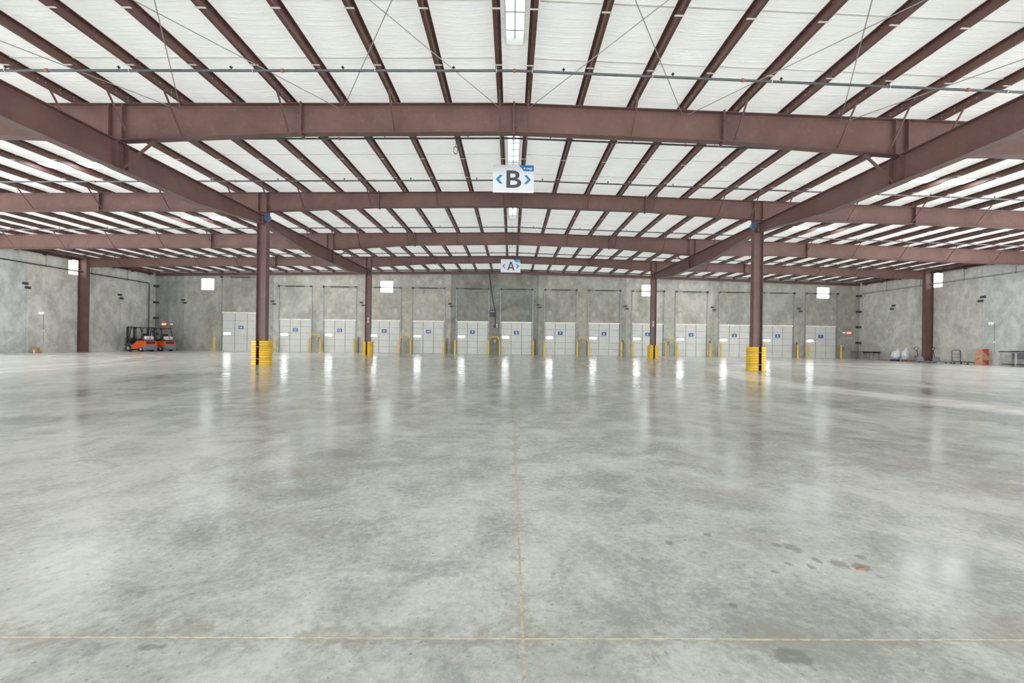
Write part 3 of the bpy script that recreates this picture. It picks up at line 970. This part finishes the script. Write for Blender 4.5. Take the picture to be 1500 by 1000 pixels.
for k in (11, 9, 7, 5, 3, 1):
    x = door_c[k] - PITCH / 2 - .30
    t = thing('wall_post', 'thin dark steel post at the wall between doors %s and %s' % (NUM[k + 1], NUM[k]), 'post', (x, YB - .12, 0), group='dark posts between the doors')
    part('shaft', MB().box(-.035, .035, -.035, .035, .012, 1.55), MAT['blackp'], t)
    part('foot', MB().box(-.08, .08, -.08, .08, 0, .012), MAT['blackp'], t)

# ------------------------------------------------------------------ exit signs, emergency lights, extinguisher
def exit_sign(x, z, label):
    t = thing('exit_sign', label, 'exit sign', (x, YB, z), group='exit signs')
    part('housing', MB().box(-.25, .25, -.07, 0, -.14, .14), MAT['redc'], t)
    part('face', MB().box(-.23, .23, -.076, -.07, -.12, .12), MAT['exit'], t)
    part('lettering', text_mesh('EXIT', .22, .004, .004), MAT['exitw'], t, (0, -.079, 0))
    return t
exit_sign(33.15, 2.52, 'red lit EXIT sign above the grey personnel door')
exit_sign(-33.3, 2.52, 'red lit EXIT sign above the forklifts in the corner')
def em_light(loc, rz, label, conduit, small=1.0):
    t = thing('emergency_light', label, 'light', loc, rz, group='emergency lights')   # local -y points into the room
    part('housing', MB().bbox(-.30, .10, -.11, 0, -.07, .09, .02), MAT['white'], t)
    for x in (-.22, .02):
        part('lamp_head', MB().lathe([(.03, 0), (.07, .05), (.07, .07)], 12), MAT['lamp'], t, (x, -.10, .09), smooth=True)
    t.scale = (small, small, small)
    if conduit:
        part('conduit', MB().tube([(0.16, -.025, .0), (.16, -.025, -loc[2] + .35)], .016, 6), MAT['grey'], t)
        part('elbow', MB().tube([(.10, -.025, 0), (.18, -.025, 0)], .03, 6), MAT['grey'], t)
        part('switch_box', MB().box(.11, .21, -.06, 0, 1.22 - loc[2], 1.40 - loc[2]), MAT['white'], t)
    return t
em_light((-WX, 33.3, 2.80), PI / 2, 'white twin-head emergency light with conduit on the wall above the small box', True, .8)
em_light((WX, 31.5, 2.88), -PI / 2, 'white twin-head emergency light with conduit on the wall above the red carton', True, .8)
em_light((32.72, YB, 2.50), 0, 'white emergency light beside the EXIT sign over the personnel door', False, .6)
em_light((-32.55, YB, 2.50), 0, 'white emergency light beside the EXIT sign over the forklifts', False, .6)
t = thing('fire_extinguisher', 'red and black fire extinguisher on the wall beside dock door 1', 'extinguisher', (32.42, YB - .12, .62))
part('cylinder', MB().lathe([(.06, 0), (.09, .02), (.09, .40), (.05, .48), (.03, .50)], 14), MAT['cardred'], t, smooth=True)
part('valve', MB().box(-.04, .04, -.03, .03, .50, .58), MAT['blackp'], t)
part('hose', MB().tube([(.03, -.02, .55), (.12, -.03, .50), (.13, -.04, .30), (.10, -.05, .15)], .015, 6), MAT['black'], t)
part('bracket', MB().box(-.10, .10, .085, .12, .1, .5), MAT['blackp'], t)
part('valve_handle', MB().box(-.02, .10, -.02, .02, .58, .61), MAT['white'], t)
t = thing('wall_conduit', 'dark electrical conduit running up the wall to the roof in the forklift corner', 'conduit', (-33.0, YB - .03, 2.65))
part('conduit', MB().tube([(0, 0, 0), (-.02, 0, 2.0), (.02, 0, 2.3), (-.02, 0, 4.6)], .02, 6), MAT['grey'], t)
for z in (.8, 2.6, 4.0): part('clamp', MB().box(-.05, .05, -.03, .03, z, z + .04), MAT['track'], t)

# ------------------------------------------------------------------ black panel with hanging cable
t = thing('wall_panel_box', 'black square box fixed on the wall between doors 9 and 8', 'box', (-1.85, YB, 3.98))
part('body', MB().bbox(-.30, .30, -.16, 0, -.33, .33, .02), MAT['blackp'], t)
part('mount_plate', MB().box(-.2, .2, -.18, -.16, .10, .25), MAT['grey'], t)
for x in (-.14, .14): part('knob', MB().box(x - .03, x + .03, -.20, -.18, .14, .2), MAT['lgrey'], t)
t = thing('power_cable', 'thick black cable slanting from the roof past the black box to a coil', 'cable', (-2.2, YB - .30, 7.9))
part('cable', MB().tube([(0, 0, 0), (.05, 0, -.35), (.22, 0, -1.6), (.45, 0, -2.9), (.62, .02, -3.7), (.65, .05, -4.6), (.64, .12, -5.0)], .042, 8), MAT['black'], t, smooth=True)
m = MB()
for k in range(3): m.torus((.62, .1 + .04 * k, -5.17), .13, .03, 'y', 16, 6)
part('coil', m, MAT['black'], t, smooth=True)
part('hook_plate', MB().box(.72, .84, .24, .29, -5.3, -4.95), MAT['white'], t)

# ------------------------------------------------------------------ hanging signs
def hanging_sign(letter, x, y, z0, label):
    W_, H_ = 1.55, 1.02
    t = thing('hanging_sign', label, 'sign', (x, y, z0), group='hanging zone signs')
    part('board', MB().box(-W_ / 2, W_ / 2, 0, .03, 0, H_), MAT['signboard'], t)
    if letter == 'A':
        a = MB()
        for q in (-1, 1):
            pts = [(q * .28, -.3275), (q * .165, -.3275), (-q * .0, .18 + .02), (0, .3275), (q * .07, .3275)]
            a.prism(pts, -.003, .003)
        a.prism([(-.13, -.19), (.13, -.19), (.095, -.085), (-.095, -.085)], -.003, .003)
        me = a.mesh('letter')
    else:
        me = text_mesh(letter, 1.0, .006, .016)
    zs = [v.co.z for v in me.vertices]; xs = [v.co.x for v in me.vertices]
    kz = .655 / (max(zs) - min(zs)); kx = (.565 if letter == 'B' else .56) / (max(xs) - min(xs))
    for v in me.vertices: v.co = (v.co.x * kx, v.co.y, v.co.z * kz)
    part('letter', me, MAT['char'], t, (.02, -.004, .485))
    for s in (-1, 1):
        c = s * .575
        hh, ww, th = .165, .155, .095
        pts = [(c + s * ww * .6, 0), (c - s * ww * .4 + 0, hh), (c - s * ww * .4 - s * th * 1.2, hh), (c + s * ww * .6 - s * th * 1.25, 0), (c - s * ww * .4 - s * th * 1.2, -hh), (c - s * ww * .4, -hh)]
        part('chevron', MB().prism([(px, pz + .475) for px, pz in pts], -.006, -.001), MAT['signblue'], t)
    cp = part('corner_flag', MB().prism([(.20, H_), (W_ / 2, H_), (W_ / 2, H_ - .225), (.405, H_ - .225)], -.006, -.001), MAT['signblue'], t)
    m = MB()                              # small white emblem and two short unreadable lines of lettering
    m.torus((.42, -.008, H_ - .115), .034, .010, 'y', 4, 4)
    m.box(.412, .428, -.010, -.006, H_ - .123, H_ - .107)
    for i, (a, b) in enumerate(((.49, .515), (.525, .555), (.563, .59), (.60, .625), (.633, .66), (.67, .70))):
        m.box(a, b, -.010, -.006, H_ - .145, H_ - (.095 if i in (0, 5) else .108))
    for i in range(4):
        m.box(.615 + i * .022, .631 + i * .022, -.010, -.006, H_ - .185, H_ - .163)
    part('logo_print', m, MAT['white'], cp)
    for s in (-1, 1):
        part('hanger_wire', MB().tube([(s * .40 - x * .5, .015, H_), (s * .42 - x, .015, zr(.4) - z0 + .01)], .006, 5), MAT['rod'], t)
    part('bottom_rail', MB().box(-W_ / 2, W_ / 2, -.004, .034, -.02, 0), MAT['white'], t)
hanging_sign('B', at(749, 17.1), 17.1, 6.87, 'pale grey hanging sign with dark letter B and blue chevrons')
hanging_sign('A', at(746.6, 35.7), 35.7, 6.74, 'pale grey hanging sign with dark letter A and blue chevrons')

# ------------------------------------------------------------------ sprinkler pipes
pipe_me = {}
m = MB()
m.tube([(-WX + .35, 0, zr(WX) - .11), (0, 0, zr(0) - .11), (WX - .35, 0, zr(WX) - .11)], .032, 8)
pipe_line = m.mesh('pipe', True)
head_m = MB().tube([(0, 0, .03), (0, 0, .12)], .012, 6)
head_m.tube([(0, 0, .075), (0, 0, .085)], .04, 8)
head_me = head_m.mesh('sprinkler_head')
coup_me = MB().tube([(-.03, 0, 0), (.03, 0, 0)], .046, 10).mesh('coupling')
hang_m = MB().torus((0, 0, .0), .045, .007, 'x', 10, 5)
hang_m.tube([(0, 0, .045), (0, 0, .20)], .006, 5)
hang_me = hang_m.mesh('hanger')
for i, y in enumerate((11.35, 15.1, 19.0, 22.8, 26.7, 30.5, 34.3, 38.2, 42.0)):
    names = ['nearest the camera', 'just beyond the first roof beam', 'behind sign B', 'just beyond the second roof beam', 'just before the third roof beam', 'just beyond the third roof beam', 'just before sign A', 'just beyond the farthest roof beam', 'nearest the back wall']
    t = thing('sprinkler_pipe', 'thin black sprinkler pipe across the roof, ' + names[i], 'pipe', (0, y, 0), group='sprinkler lines')
    part('pipe', pipe_line, MAT['pipe'], t)
    k = 0
    x = -32.0
    while x < 33:
        part('sprinkler_head', head_me, MAT['blackp'], t, (x, 0, zr(x) - .11)); x += 2.77
    x = -29.0
    while x < 33:
        part('coupling', coup_me, MAT['redc'], t, (x, 0, zr(x) - .11)); x += 5.8
    for s in (-1, 1):
        for q in range(0, 22, 2):
            xx = s * (PX[q] + .05)
            part('hanger', hang_me, MAT['strap'], t, (xx, 0, zr(xx) - .11))
for s, sd in ((-1, 'forklift'), (1, 'workbench')):
    t = thing('sprinkler_main', 'long sprinkler main pipe along the side wall on the %s side' % sd, 'pipe', (s * (WX - .18), 0, 6.33), group='sprinkler mains')
    path = [(0, 10, 0), (0, 43.2, 0)]
    if s < 0: path = [(0, 10, 0), (0, 42.6, 0), (.0, 42.75, -.06), (0, 42.8, -.2), (0, 42.8, -6.28)]
    part('pipe', MB().tube(path, .055, 10), MAT['pipe'] if s < 0 else MAT['track'], t, smooth=True)
    for y in (29.9, 33.4, 37.0, 40.4):
        part('hanger', MB().tube([(0, y, .05), (0, y, .95)], .014, 6), MAT['blackp'], t)
        part('ring', MB().torus((0, y, 0), .065, .012, 'y', 12, 5), MAT['blackp'], t)
        part('wall_clip', MB().box(-.05, .05, y - .05, y + .05, .90, 1.0), MAT['blackp'], t)
t = thing('wire_coil', 'small black coil of wire hanging below a purlin near the ridge', 'wire', (-1.92, 15.0, 7.52))
part('coil', MB().torus((0, 0, 0), .11, .014, 'y', 18, 6, .6, 1.1), MAT['black'], t, smooth=True)
part('hanger', MB().tube([(0, 0, .12), (.01, 0, .56)], .007, 5), MAT['black'], t)

# ------------------------------------------------------------------ forklifts (local +x is forward)
def wheel(r, w_):
    return MB().tube([(0, -w_ / 2, 0), (0, -w_ / 2 + .03, 0), (0, w_ / 2 - .03, 0), (0, w_ / 2, 0)], [r * .9, r, r, r * .9], 20)
def forklift(label, loc, rz):
    t = thing('forklift', label, 'forklift', loc, rz, group='parked forklifts')
    W_ = .53
    # side profile of the orange body: low in the middle, rising to the counterweight
    prof = [(.80, .22), (.80, .40), (.62, .44), (.30, .46), (-.25, .86), (-.45, .92), (-1.05, .92), (-1.12, .86), (-1.12, .50), (-.40, .30), (-.30, .22)]
    part('chassis', MB().prism(prof, -W_, W_), MAT['orange'], t)
    part('counterweight', MB().prism([(-.60, .16), (-.52, .50), (-1.15, .54), (-1.22, .48), (-1.20, .20), (-1.12, .14)], -W_ + .02, W_ - .02), MAT['slate'], t)
    part('floorboard', MB().box(-.25, .60, -W_ + .04, W_ - .04, .46, .56), MAT['slate'], t)
    part('engine_hood', MB().prism([(-.02, .56), (-.10, .96), (-.95, 1.02), (-1.10, .92), (-.40, .90)], -W_ + .10, W_ - .10), MAT['blackp'], t)
    se = part('seat', MB().bbox(-.55, -.08, -.24, .24, 1.0, 1.14, .04), MAT['black'], t)
    part('seat_back', MB().prism([(-.62, 1.08), (-.48, 1.08), (-.58, 1.56), (-.68, 1.54)], -.22, .22), MAT['black'], se)
    part('rear_grille', MB().box(-1.135, -1.10, -.38, .38, .66, .86), MAT['blackp'], t)
    part('dashboard', MB().prism([(.42, .50), (.60, .50), (.62, 1.02), (.46, 1.08), (.36, .96)], -.42, .42), MAT['blackp'], t)
    part('steering_wheel', MB().torus((0, 0, 0), .16, .018, 'z', 18, 6), MAT['black'], t, (.28, .06, 1.14), (0, -.55, 0), True)
    part('steering_column', MB().tube([(.48, .06, .92), (.28, .06, 1.14)], .025, 8), MAT['blackp'], t)
    for y in (-.06, .06):
        part('lever', MB().tube([(.40, y - .25, 1.02), (.34, y - .25, 1.22)], .012, 6), MAT['white'], t)
    g = MB()
    gu = {}
    for y in (-W_ + .04, W_ - .04):
        part('guard_post', MB().tube([(.62, y, .50), (.50, y, 1.2), (.34, y, 2.04)], .04, 8), MAT['blackp'], t)
        part('guard_post', MB().tube([(-.86, y * .96, .92), (-.78, y * .96, 1.6), (-.62, y * .96, 2.04)], .045, 8), MAT['blackp'], t)
    ro = MB()
    for y in (-W_ + .04, W_ - .04): ro.box(-.70, .42, y - .035, y + .035, 2.03, 2.10)
    for k in range(7): ro.box(-.66 + k * .17, -.60 + k * .17, -W_ + .05, W_ - .05, 2.04, 2.08)
    part('overhead_guard', ro, MAT['blackp'], t)
    tk = part('gas_tank', MB().tube([(-.88, -.38, 1.19), (-.88, -.33, 1.19), (-.88, .30, 1.19), (-.88, .36, 1.19)], [.08, .155, .155, .07], 16), MAT['tank'], t, smooth=True)
    part('tank_strap', MB().tube([(-.88, -.06, 1.19), (-.88, .0, 1.19)], .16, 16), MAT['blackp'], tk)
    part('tank_cradle', MB().box(-1.02, -.74, -.34, .32, 1.0, 1.06), MAT['lgrey'], t)
    # mast
    for y in (-.33, .33):
        part('mast_rail', MB().box(.86, 1.00, y - .045, y + .045, .10, 2.12), MAT['blackp'], t)
        part('inner_rail', MB().box(.90, 1.04, y * .76 - .035, y * .76 + .035, .14, 2.08), MAT['blackp'], t)
        part('lift_cylinder', MB().tube([(.83, y * .8, .2), (.83, y * .8, 1.95)], .035, 8), MAT['grey'], t)
        part('tilt_cylinder', MB().tube([(.60, y, .52), (.86, y, .75)], .03, 8), MAT['grey'], t)
    m = MB()
    for z in (.20, 1.10, 2.06): m.box(.87, .97, -.34, .34, z, z + .08)
    part('mast_crossbar', m, MAT['blackp'], t)
    m = MB()
    for z in (.16, .52): m.box(1.04, 1.09, -.46, .46, z, z + .09)
    for k in range(6): m.box(1.04, 1.07, -.42 + k * .16, -.39 + k * .16, .2, 1.15)
    m.box(1.04, 1.07, -.44, .44, 1.10, 1.15)
    part('carriage', m, MAT['blackp'], t)
    for y in (-.26, .26):
        m = MB()
        m.box(1.09, 1.13, y - .055, y + .055, .06, .62)
        m.hexa([(1.09, y - .055, .05), (1.50, y - .05, .05), (1.50, y + .05, .05), (1.09, y + .055, .05), (1.09, y - .055, .095), (1.50, y - .05, .065), (1.50, y + .05, .065), (1.09, y + .055, .095)])
        part('fork', m, MAT['blackp'], t)
    for x, r, wd, yy in ((.55, .30, .20, .46), (-.72, .235, .16, .44)):
        for s in (-1, 1):
            wl_ = part('wheel', wheel(r, wd), MAT['black'], t, (x, s * yy, r), smooth=True)
            part('hub', MB().tube([(0, -wd / 2 - .012, 0), (0, wd / 2 + .012, 0)], r * .5, 14), MAT['lgrey'], wl_)
    fe = MB()
    for s in (-1, 1):
        pts = [(.55 + .37 * math.cos(a), .30 + .37 * math.sin(a)) for a in [PI * k / 8 for k in range(9)]]
        pts2 = [(.55 + .34 * math.cos(a), .30 + .34 * math.sin(a)) for a in [PI * k / 8 for k in range(8, -1, -1)]]
        a, b = sorted((s * .36, s * .56))
        fe.prism(pts + pts2, a, b)
    part('fender', fe, MAT['slate'], t)
    for s in (-1, 1):
        part('work_light', MB().bbox(.34, .44, s * .40 - .06, s * .40 + .06, 1.90, 2.0, .015), MAT['lgrey'], t)
        part('tail_light', MB().box(-.75, -.71, s * .42 - .05, s * .42 + .05, 1.86, 1.94), MAT['grey'], t)
    return t
f1 = forklift('orange and black forklift standing alongside, mast to the wall, gas tank behind seat', (-32.0, 39.35, 0), PI - .22)
f2 = dup(f1, 'second orange forklift half hidden behind the first, nearer the corner', (-31.9, 41.4, 0), PI - .22)

# ------------------------------------------------------------------ floor clutter
def carton(name, label, loc, rz, w_, d_, h_, faces):
    t = thing(name, label, 'box', loc, rz)
    part('body', MB().box(-w_ / 2, w_ / 2, -d_ / 2, d_ / 2, 0, h_), faces, t)
    return t
t = carton('carton', 'small brown cardboard box on the floor below the wall lamp', (at(50.5, 32.6) + .1, 32.6, 0), .2, .30, .30, .38, MAT['card'])
part('tape', MB().box(-.03, .03, -.152, -.15, 0, .22), MAT['white'], t)
part('flap', MB().hexa([(-.15, -.15, .38), (.15, -.15, .38), (.15, -.05, .42), (-.15, -.05, .42), (-.15, -.15, .385), (.15, -.15, .385), (.15, -.05, .425), (-.15, -.05, .425)]), MAT['card'], t)
t = thing('crumpled_bag', 'pale crumpled bag on the floor beside the small brown box', 'bag', (at(57, 33.0) + .1, 33.0, 0))
def blob(rx, ry, rz_, seed, n=14, m_=9, jag=.22):
    r = random.Random(seed); m = MB(); vs, fs = [], []
    for i in range(m_ + 1):
        th = PI * i / m_
        for j in range(n):
            ph = 2 * PI * j / n
            q = 1 + r.uniform(-jag, jag)
            vs.append((rx * math.sin(th) * math.cos(ph) * q, ry * math.sin(th) * math.sin(ph) * q, rz_ * (1 + math.cos(th) * (q if 0 < i < m_ else 1)) ))
    for i in range(m_):
        for j in range(n):
            k = (j + 1) % n
            fs.append((i * n + j, (i + 1) * n + j, (i + 1) * n + k, i * n + k))
    m.add([(x, y, max(0.0, z)) for x, y, z in vs], fs)
    return m
part('bag_body', blob(.17, .17, .13, 4), paint('pale_pink_paper', (.66, .46, .38), .8), t)
part('bag_neck', MB().tube([(0, 0, .22), (.03, 0, .30), (.06, .02, .33)], [.05, .03, .06], 7), MAT['bag'], t)

# tall red and tan carton
t = thing('tall_carton', 'tall tan and red printed cardboard carton standing by the side wall', 'box', (33.55, 31.62, 0), .04)
w2, hb = .25, 1.12
part('body', MB().box(-w2, w2, -w2, w2, 0, hb), MAT['cardpink'], t)
f = part('printed_face', MB().box(-w2, w2, -w2 - .004, -w2, 0, hb), MAT['cardred'], t)
part('tan_triangle', MB().prism([(-w2, 1.0), (-w2, .34), (w2, .34), (w2, .56)], -w2 - .008, -w2 - .004), MAT['card'], f)
part('tan_triangle', MB().prism([(-w2, .30), (-w2, .02), (.10, .02)], -w2 - .008, -w2 - .004), MAT['card'], f)
part('red_print', MB().prism([(-.10, .52), (.12, .40), (.12, .34), (-.10, .46)], -w2 - .004, -w2 - .001, 'x'), MAT['cardred'], t)
for q in (-1, 1): part('top_flap', MB().box(-w2, w2, min(.004 * q, q * w2), max(.004 * q, q * w2), hb, hb + .008), MAT['card'], t)

# tables by the corner
def table(label, loc, L, W_, H_, box_):
    t = thing('folding_table', label, 'table', loc, group='dark tables in the corner')
    part('tabletop', MB().box(-W_ / 2, W_ / 2, -L / 2, L / 2, H_ - .035, H_), MAT['blackp'], t)
    for y in (-L / 2 + .1, L / 2 - .1):
        for x in (-W_ / 2 + .06, W_ / 2 - .06):
            part('leg', MB().tube([(x, y, 0), (x, y, H_ - .035)], .018, 6), MAT['blackp'], t)
        part('cross_rail', MB().tube([(-W_ / 2 + .06, y, H_ - .15), (W_ / 2 - .06, y, H_ - .15)], .013, 6), MAT['blackp'], t)
    if box_:
        part('shelf', MB().box(-W_ / 2 + .05, W_ / 2 - .05, -L / 2 + .12, L / 2 - .12, .42, .45), MAT['grey'], t)
        part('apron', MB().box(-W_ / 2 + .02, W_ / 2 - .02, -L / 2 + .02, L / 2 - .02, H_ - .14, H_ - .035), MAT['blackp'], t)
    return t
table('black folding table in the corner next to the exit door', (33.55, 42.95, 0), 1.25, .70, .74, False)
table('black table with deep apron and low shelf, next to the brown planks', (33.62, 41.55, 0), 1.3, .66, .76, True)
# planks
for i, (y, L) in enumerate(((40.5, .8), (39.68, .7), (39.05, .48))):
    t = thing('wooden_plank', 'brown wooden plank lying flat along the side wall, %s' % ('nearest the tables', 'middle of the three planks', 'nearest the white bags')[i], 'plank', (33.45, y - .2, 0), .04 * (i - 1), group='planks by the wall')
    part('board', MB().box(-.16, .16, -L / 2, L / 2, .03, .06), MAT['wood'], t)
    for q in (-L / 2 + .08, L / 2 - .08): part('batten', MB().box(-.16, .16, q - .04, q + .04, 0, .03), MAT['wood'], t)
# plastic pallets
def pallet(label, loc, L, W_, skid):
    t = thing('plastic_pallet', label, 'pallet', loc, group='indigo pallets by the wall')
    for k in range(5):
        x = -W_ / 2 + (k + .5) * W_ / 5
        part('deck_slat', MB().box(x - W_ / 11, x + W_ / 11, -L / 2, L / 2, .11, .14), MAT['pallet'], t)
    for y in (-L / 2 + .08, 0, L / 2 - .08):
        part('skid', MB().box(-W_ / 2, W_ / 2, y - .06, y + .06, .0, .11), skid, t)
    return t
pallet('indigo plastic pallet under the white bags', (33.2, 37.95, 0), 1.15, .9, MAT['pallet'])
pallet('indigo pallet with brown skids next to the wall column', (33.0, 36.95, 0), .75, .7, MAT['wood'])
for i, (x, y, rx, ry, rz_, l) in enumerate(((33.08, 38.18, .36, .30, .40, 'larger and lower of the two'), (33.30, 37.58, .26, .20, .44, 'smaller and taller of the two'))):
    t = thing('plastic_bag', 'white translucent stuffed plastic bag on an indigo pallet, ' + l, 'bag', (x, y, .142), group='white bags on the pallet')
    part('bag_body', blob(rx, ry, rz_ * .92, 11 + i, 16, 10, .16), MAT['bag'], t)
    part('bag_neck', MB().tube([(0, 0, 1.7 * rz_), (.04, 0, 1.95 * rz_), (.12, .03, 2.1 * rz_)], [.09, .04, .10], 8), MAT['bag'], t)
t = thing('dark_sack', 'small dark sack leaning beside the white bags', 'bag', (33.9, 37.25, .0), 0)
part('bag_body', MB().prism([(-.18, 0), (.18, 0), (.10, .40), (.02, .52), (-.06, .30)], -.10, .10), MAT['grey'], t)
part('tie', MB().tube([(.02, 0, .44), (.02, 0, .48)], .05, 8), MAT['blackp'], t)
# pallet jacks (forks towards -y)
def pallet_jack(label, loc, rz):
    t = thing('pallet_jack', label, 'pallet jack', loc, rz, group='pallet jacks')
    for x in (-.19, .19):
        part('fork', MB().hexa([(x - .08, -1.25, .07), (x + .08, -1.25, .07), (x + .08, -.05, .10), (x - .08, -.05, .10), (x - .07, -1.25, .10), (x + .07, -1.25, .10), (x + .08, -.05, .16), (x - .08, -.05, .16)]), MAT['grey'], t)
        part('fork_roller', MB().tube([(x - .04, -1.05, .04), (x + .04, -1.05, .04)], .04, 10), MAT['blackp'], t)
        wl_ = part('wheel', MB().tube([(x * .45 - .03, .08, .095), (x * .45 + .03, .08, .095)], .095, 14), MAT['black'], t)
        part('hub', MB().tube([(x * .45 - .034, .08, .095), (x * .45 + .034, .08, .095)], .045, 10), MAT['white'], wl_)
    part('fork_bridge', MB().prism([(-.16, .10), (.0, .10), (.0, .30), (-.06, .46), (-.16, .2)], -.26, .26, 'x'), MAT['grey'], t)
    part('pump', MB().tube([(0, .06, .12), (0, .06, .46)], .055, 10), MAT['grey'], t)
    part('handle_shaft', MB().tube([(0, .08, .42), (0, .20, 1.02)], .030, 8), MAT['blackp'], t)
    part('grip_loop', MB().torus((0, .235, 1.12), .14, .024, 'y', 18, 6, 1.3, .75), MAT['blackp'], t, smooth=True)
    part('release_lever', MB().box(-.05, .05, .22, .25, 1.02, 1.07), MAT['white'], t)
    return t
pallet_jack('grey pallet jack standing in front of the side wall column', (32.3, 35.2, 0), .03)
pallet_jack('grey pallet jack parked between the wall column and the platform cart', (33.05, 34.6, 0), .0)
# platform cart
t = thing('platform_cart', 'low black platform cart with tall tubular push handle', 'cart', (33.2, 32.5, 0))
part('deck', MB().box(-.33, .33, -.62, .62, .14, .19), MAT['blackp'], t)
part('push_handle', MB().tube([(-.32, .60, .19), (-.32, .62, .90), (-.29, .62, .99), (-.22, .62, 1.02), (.22, .62, 1.02), (.29, .62, .99), (.32, .62, .90), (.32, .60, .19)], .024, 8), MAT['blackp'], t, smooth=True)
for z in (.45, .72): part('cross_rail', MB().tube([(-.32, .61, z), (.32, .61, z)], .014, 6), MAT['blackp'], t)
for x in (-.26, .26):
    for y in (-.5, .5):
        part('caster', MB().tube([(x - .02, y, .06), (x + .02, y, .06)], .06, 12), MAT['black'], t)
        part('caster_fork', MB().box(x - .035, x + .035, y - .03, y + .03, .09, .14), MAT['lgrey'], t)
# workbench
t = thing('workbench', 'workbench with dark cluttered top and grey legs, beside the tall carton', 'workbench', (33.55, 28.95, 0))
L, W_ = 2.3, .9
part('worktop', MB().box(-W_ / 2, W_ / 2, -L / 2, L / 2, .90, .95), MAT['lgrey'], t)
for y in (-L / 2 + .15, 0.15, L / 2 - .12):
    for x in (-W_ / 2 + .05, W_ / 2 - .05):
        part('leg', MB().box(x - .035, x + .035, y - .035, y + .035, 0, .90), MAT['lgrey'], t)
part('back_panel', MB().box(W_ / 2 - .09, W_ / 2 - .07, -L / 2 + .1, L / 2 - .1, .48, .90), MAT['grey'], t)
part('bottom_shelf', MB().box(-W_ / 2 + .02, W_ / 2 - .02, -L / 2 + .05, L / 2 - .05, .10, .16), MAT['blackp'], t)
t = thing('folded_tarp', 'black folded tarp spread on top of the workbench', 'tarp', (33.5, 29.0, .952))
m = MB()
r = random.Random(5)
n = 16
pts = [(-1.12 + 2.24 * i / n, .03 + r.uniform(0, .055)) for i in range(n + 1)]
m.prism([(-1.12, 0)] + pts + [(1.12, 0)], -.42, .40, 'x')
part('tarp_sheet', m, MAT['blackp'], t)
# wood chip in the foreground
t = tag(part('wood_chip', MB().hexa([(-.03, -.008, 0), (.028, -.012, 0), (.03, .008, 0), (-.026, .012, 0), (-.024, -.004, .008), (.02, -.006, .006), (.022, .004, .007), (-.02, .006, .009)]), paint('chip_orange', (.25, .13, .07), .8), None, (1.83, 2.31, 0), (0, 0, .2)), 'tiny orange brown wood chip on the open floor', 'wood chip')
